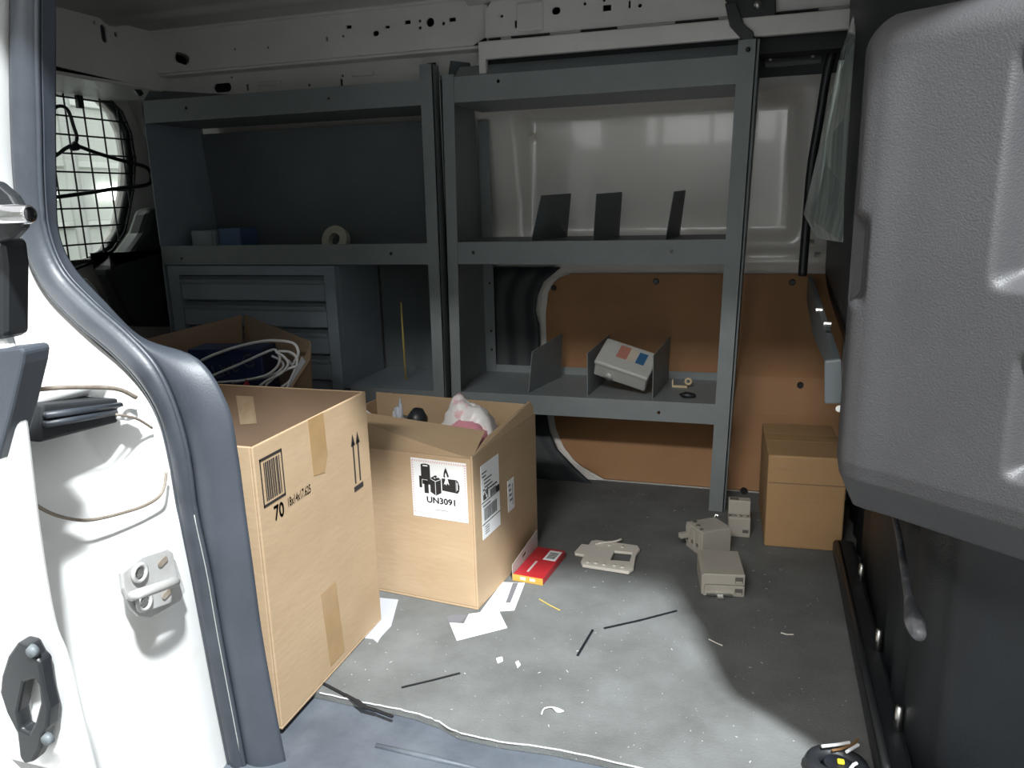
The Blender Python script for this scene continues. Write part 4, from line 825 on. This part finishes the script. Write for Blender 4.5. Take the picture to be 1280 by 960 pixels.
# cream wall plate
wp = thing('plastic_plate', 'cream plastic cover plate with a square opening on the dark floor', 'cover plate', (-.30, 1.68, 0))
pl_o = [(p[0], p[1]) for p in [(-0.3893,1.6677,0.0060),(-0.3823,1.7147,0.0060),(-0.3646,1.7145,0.0060),(-0.3637,1.7381,0.0060),(-0.3514,1.7459,0.0060),(-0.2511,1.7385,0.0060),(-0.2424,1.7181,0.0060),(-0.2477,1.6903,0.0060),(-0.2419,1.6165,0.0060),(-0.2498,1.5985,0.0060),(-0.3569,1.6075,0.0060),(-0.3639,1.6224,0.0060),(-0.3638,1.6566,0.0060),(-0.3856,1.6598,0.0060)]]
pl_h = [(p[0], p[1]) for p in [(-0.2992,1.6949,0.0060),(-0.2579,1.6964,0.0060),(-0.2561,1.6498,0.0060),(-0.2999,1.6470,0.0060)]]
MB().plate(pl_o, [pl_h], (0, 0, .002), X, Y, (0, 0, .007)).build('plate', PLATE, wp, bevel=.0015)
pv = [(-0.3467,1.6204,0.0090),(-0.3282,1.6209,0.0090),(-0.3091,1.6175,0.0090),(-0.2857,1.6194,0.0090),(-0.2670,1.6160,0.0090),(-0.3466,1.7216,0.0090),(-0.3153,1.7203,0.0090),(-0.2843,1.7189,0.0090)]
for p in pv: MB().cyl((p[0], p[1], .008), (p[0], p[1], .0115), .005, .004, 8).build('moulded_boss', PLATE, wp, smooth=True)
MB().tube(smooth_path([(-0.3425,1.7206,0.0120),(-0.3248,1.7297,0.0120),(-0.3070,1.7388,0.0120),(-0.2926,1.7565,0.0120)], 10), .0028, 6).build('bent_strap', PLATE, wp, smooth=True)
# red carton
rc = thing('red_carton', 'flat red retail carton with a grey hang tab on the floor by the box', 'carton', (-.492, 1.512, 0), rotz=math.radians(-6), local=True)
MB().box(0, .070, 0, .148, 0, .016).build('carton_body', RED, rc, bevel=.001)
MB().box(-.001, .0705, -.0012, .0, .0005, .0155).build('yellow_end', YEL, rc)
MB().plate([(0, 0), (.150, 0), (.150, .058), (.0, .036)], [oval(.07, .03, .026, .008, .1)], (-.001, 0, .0005), Y, Z, (-.0012, 0, 0)).build('hang_tab', PINKG, rc)
pb = MB().box(.036, .066, .088, .138, .016, .0164).build('price_label', PAPER, rc)
mb = MB()
for k in range(7): mb.box(.041, .061, .096+k*.005, .098+k*.005+.001*(k % 2), .0164, .0167)
mb.build('label_print', INK, pb)
MB().box(.024, .029, .02, .075, .016, .0163).build('printed_line', PINKG, rc)
for x in (.018, .04): MB().box(x, x+.012, -.0016, -.0012, .006, .012).build('printed_mark', PAPER, rc)
# papers
tag(MB().slab([(p[0], p[1], .0) for p in [(-0.5616,1.3070,0.0000),(-0.5242,1.2506,0.0000),(-0.4447,1.3192,0.0000),(-0.4828,1.3793,0.0000),(-0.5363,1.3489,0.0000),(-0.5325,1.3115,0.0000)]], (0, 0, .0012)).build('paper_sheet', PAPER), 'bright white paper scrap on the floor in front of the labelled box', 'paper')
pp = tag(MB().slab([(p[0], p[1], .0) for p in [(-0.5162,1.3607,0.0000),(-0.4510,1.3877,0.0000),(-0.4634,1.5053,0.0000),(-0.5123,1.4965,0.0000)]], (0, 0, .0008)).build('printed_slip', PAPER), 'white slip with a grey stripe under the red carton edge', 'paper')
MB().slab([(p[0], p[1], .0008) for p in [(-0.4775,1.4112,0.0000),(-0.4678,1.4137,0.0000),(-0.4771,1.5018,0.0000),(-0.4890,1.4987,0.0000)]], (0, 0, .0003)).build('grey_stripe', INKG, pp)
MB().slab([(p[0], p[1], .0) for p in [(-0.7600,1.3622,0.0000),(-0.7021,1.3666,0.0000),(-0.6802,1.2981,0.0000),(-0.6700,1.2659,0.0000),(-0.6715,1.2232,0.0000),(-0.6684,1.2036,0.0000),(-0.6840,1.2140,0.0000),(-0.7139,1.2119,0.0000)]], (0, 0, .0012)).build('torn_paper', PAPERG); tag(bpy.data.objects['torn_paper'], 'torn pale paper strip sticking out under the tall box', 'paper')
tag(MB().slab([(p[0], p[1], .0) for p in [(-0.5759,1.3255,0.0000),(-0.5700,1.3368,0.0000),(-0.5367,1.3455,0.0000),(-0.5409,1.3156,0.0000),(-0.5642,1.3094,0.0000)]], (0, 0, .0006)).build('grey_scrap', INKG), 'dark grey scrap at the left corner of the white paper', 'scrap')
def tie(P, w_, label, lift=.001):
    mb = MB(); P = [Vector(p) for p in P]
    for a_, b_ in zip(P, P[1:]):
        s_ = (b_-a_).cross(Z).normalized()*w_; u_ = Vector((0, 0, .0022))
        mb.hexa([a_-s_, b_-s_, b_+s_, a_+s_, a_-s_+u_, b_-s_+u_, b_+s_+u_, a_+s_+u_])
    return tag(mb.build('cable_tie', BLACKM), label, 'cable tie', 'cut black cable ties on the floor')
tie([(-0.7000,1.0574,0.0005),(-0.6597,1.0446,0.0005),(-0.6236,1.0292,0.0005)], .002, 'long black cable tie lying against the tall box and over the mat edge')
o_ = bpy.data.objects['cable_tie']
mb = MB()
P = [Vector(p) for p in [(-0.7088,1.0615,0.0010),(-0.6492,1.0397,0.0010),(-0.6206,1.0293,0.0010),(-0.5992,1.0173,0.0010),(-0.5759,1.0150,0.0010),(-0.5415,1.0073,0.0010)]]
for (a_, b_), w_ in zip(zip(P, P[1:]), (.0022, .003, .0045, .0035, .0025)):
    s_ = (b_-a_).cross(Z).normalized()*w_; u_ = Vector((0, 0, .003)); mb.hexa([a_-s_, b_-s_, b_+s_, a_+s_, a_-s_+u_, b_-s_+u_, b_+s_+u_, a_+s_+u_])
bpy.data.objects.remove(o_)
tag(mb.build('cable_tie', BLACKM), 'long black cable tie from the tall box across the mat edge', 'cable tie', 'cut black cable ties on the floor')
tie([(-0.5625,1.0853,0.0003),(-0.5195,1.1186,0.0003),(-0.4795,1.1516,0.0003)], .0014, 'thin black cable tie in front of the paper scrap, near the mat edge')
tie([(-0.2897,1.2596,0.0003),(-0.2805,1.3530,0.0003)], .0022, 'short black cable tie angled on the lit floor centre')
tie([(-0.2607,1.3642,0.0003),(-0.1975,1.4117,0.0003),(-0.1314,1.4675,0.0003)], .0018, 'long black cable tie pointing at the nearest grey module')
tag(MB().tube([(-0.4133,1.4424,0.0015),(-0.3838,1.4226,0.0015),(-0.3600,1.4087,0.0015)], .0014, 6).build('wire_offcut', WOOD), 'yellow wire offcut on the floor right of the printed slip', 'wire')
tag(MB().tube(smooth_path([(-0.3084,1.0766,0.0030),(-0.3084,1.0916,0.0030),(-0.2967,1.0991,0.0030),(-0.2858,1.0934,0.0030),(-0.2752,1.0942,0.0030)], 14), [.0012]*8 + [.002, .003, .004, .004, .003, .002, .001], 6).build('curled_scrap', PAPER, smooth=True), 'curled white plastic scrap on the lit floor near the mat edge', 'scrap')
tag(MB().slab([(p[0], p[1], 0) for p in [(-0.4318,1.2114,0.0000),(-0.4221,1.2193,0.0000),(-0.4167,1.2075,0.0000),(-0.4242,1.1976,0.0000)]], (0, 0, .003)).build('foam_crumb', PAPER, bevel=.001), 'white foam crumb left of the other crumb on the lit floor', 'crumb')
tag(MB().slab([(p[0], p[1], 0) for p in [(-0.3940,1.2083,0.0000),(-0.3899,1.2147,0.0000),(-0.3820,1.2037,0.0000),(-0.3847,1.1927,0.0000)]], (0, 0, .003)).build('foam_crumb', PAPER, bevel=.001), 'white foam crumb right of its neighbour on the lit floor', 'crumb')
mb = MB(); rnd = random.Random(11)
for i in range(340):
    x, y = rnd.uniform(-.72, .17), rnd.uniform(1.03, 2.1)
    if (x < -.45 and y > 1.36) or x < -.69: continue
    s_ = rnd.choice((.0003, .0003, .0004, .0004, .0006, .0008)); a_ = rnd.uniform(0, 3.14); l_ = s_*rnd.choice((1, 1, 1.5, 3, 5))
    M_ = Matrix.Translation((x, y, 0)) @ Matrix.Rotation(a_, 4, 'Z')
    mb.box(-l_, l_, -s_, s_, 0, .0006, M_)
tag(mb.build('floor_debris', mat('pale_dust_chips', (.42, .42, .41), .9)), 'tiny white chips and wire crumbs scattered over the floor mat', 'debris', kind='stuff')
for P, l_ in (([(-0.0627,1.3772,0.0010),(-0.0505,1.3690,0.0010),(-0.0370,1.3614,0.0010)], 'pale curved wire offcut right of the long cable tie'), ([(0.0674,1.4349,0.0010),(0.0789,1.4320,0.0010),(0.0905,1.4351,0.0010)], 'pale straight wire offcut near the bulkhead rail')):
    tag(MB().tube(P, .0011, 5).build('wire_offcut', PLATE), l_, 'wire')
# connector coil at the lower right
cc = thing('cable_connector', 'black round cable connector with cut white wires at the lower right', 'connector', (.14, 1.085, 0))
c0 = Vector((0.1364,1.0638,0.0120))
MB().tube([(c0.x+.034*math.cos(k*math.pi/10), c0.y+.028*math.sin(k*math.pi/10), .012) for k in range(20)], .0115, 8, closed=True).build('connector_ring', BLACK, cc, smooth=True)
MB().cyl((c0.x, c0.y, .0), (c0.x, c0.y, .018), .022, .018, 14).build('connector_core', BLACKM, cc)
MB().box(c0.x+.0, c0.x+.010, c0.y-.004, c0.y+.005, .018, .023).build('yellow_insert', YELP, cc, bevel=.002)
for P in ([(0.1158,1.0783,0.0300),(0.1361,1.0875,0.0300),(0.1555,1.0982,0.0300)], [(0.1491,1.0751,0.0300),(0.1588,1.0866,0.0300),(0.1672,1.0961,0.0300)], [(0.1519,1.0453,0.0260),(0.1570,1.0550,0.0260),(0.1617,1.0597,0.0260)]):
    MB().tube(P, .0024, 8).build('white_wire', CABLE, cc)
MB().tube(smooth_path([Vector(p) for p in [(0.1302,1.0787,0.0260),(0.1438,1.0860,0.0260),(0.1605,1.1013,0.0260),(0.1683,1.1144,0.0260)]], 10), .002, 6).build('brown_wire', BROWNW, cc)

# ------------------------------------------------------------------ WORKSHOP seen through the rear window
gd = thing('garage_door', 'pale sectional garage door seen through the rear window mesh', 'garage door', (-5.2, 2.6, -.55))
z = -.55
hgt = [.0, .5, 1.0]
zc0 = (-5.2000,5.1474,0.7312)[2]; zc1 = (-5.2000,5.2345,1.1950)[2]; st_ = zc1-zc0
k = 0; z = zc0 - 3*st_
while z < 3.6:
    MB().box(-5.25, -5.2, -.6, 6.2, z+.012, z+st_-.012).build('door_panel', GDOOR, gd, bevel=.006)
    MB().box(-5.235, -5.16, -.6, 6.2, z-.035, z+.012).build('panel_rail', mat('panel_rail_paint', (.6, .62, .58), .5) if k == 0 else bpy.data.materials['panel_rail_paint'], gd, bevel=.004)
    z += st_; k += 1
mb = MB(); mb.tube([(-5.0800,4.9482,1.6681), (-5.0800,4.9466,1.1156), (-5.0800,4.9684,0.4126)], .05, 8); mb.build('strut', GREYM, gd)
for p in (((-5.1700,5.2812,0.9055), (-5.1700,5.5891,1.0223)), ((-5.1700,4.6327,0.9109), (-5.1700,4.8504,1.0162))):
    a_, b_ = p
    w0 = MB().box(-5.17, -5.155, a_[1], b_[1], a_[2], b_[2]).build('window_pane', WINL, gd)
struct(MB().box(-5.4, -5.26, -6, 7, -.55, 4.2).build('wall_back', GDOOR), 'pale workshop wall behind the garage door', 'wall')

struct(MB().box(-8, 6, -6.7, -6.5, -.55, 4.2).build('wall_front', GDOOR), 'pale workshop wall opposite the open van door', 'wall')
for k, (x0, x1, z0) in enumerate(((-2.6, -2.2, 1.5), (-1.56, -1.44, 1.5), (-1.33, -.74, 1.5), (-.66, .1, 1.5), (.2, .56, .3))):
    struct(MB().box(x0, x1, -6.5, -6.46, z0, 2.25).build('window_%d' % (k+2), WINL), 'daylit workshop window in the wall opposite the van door', 'window')
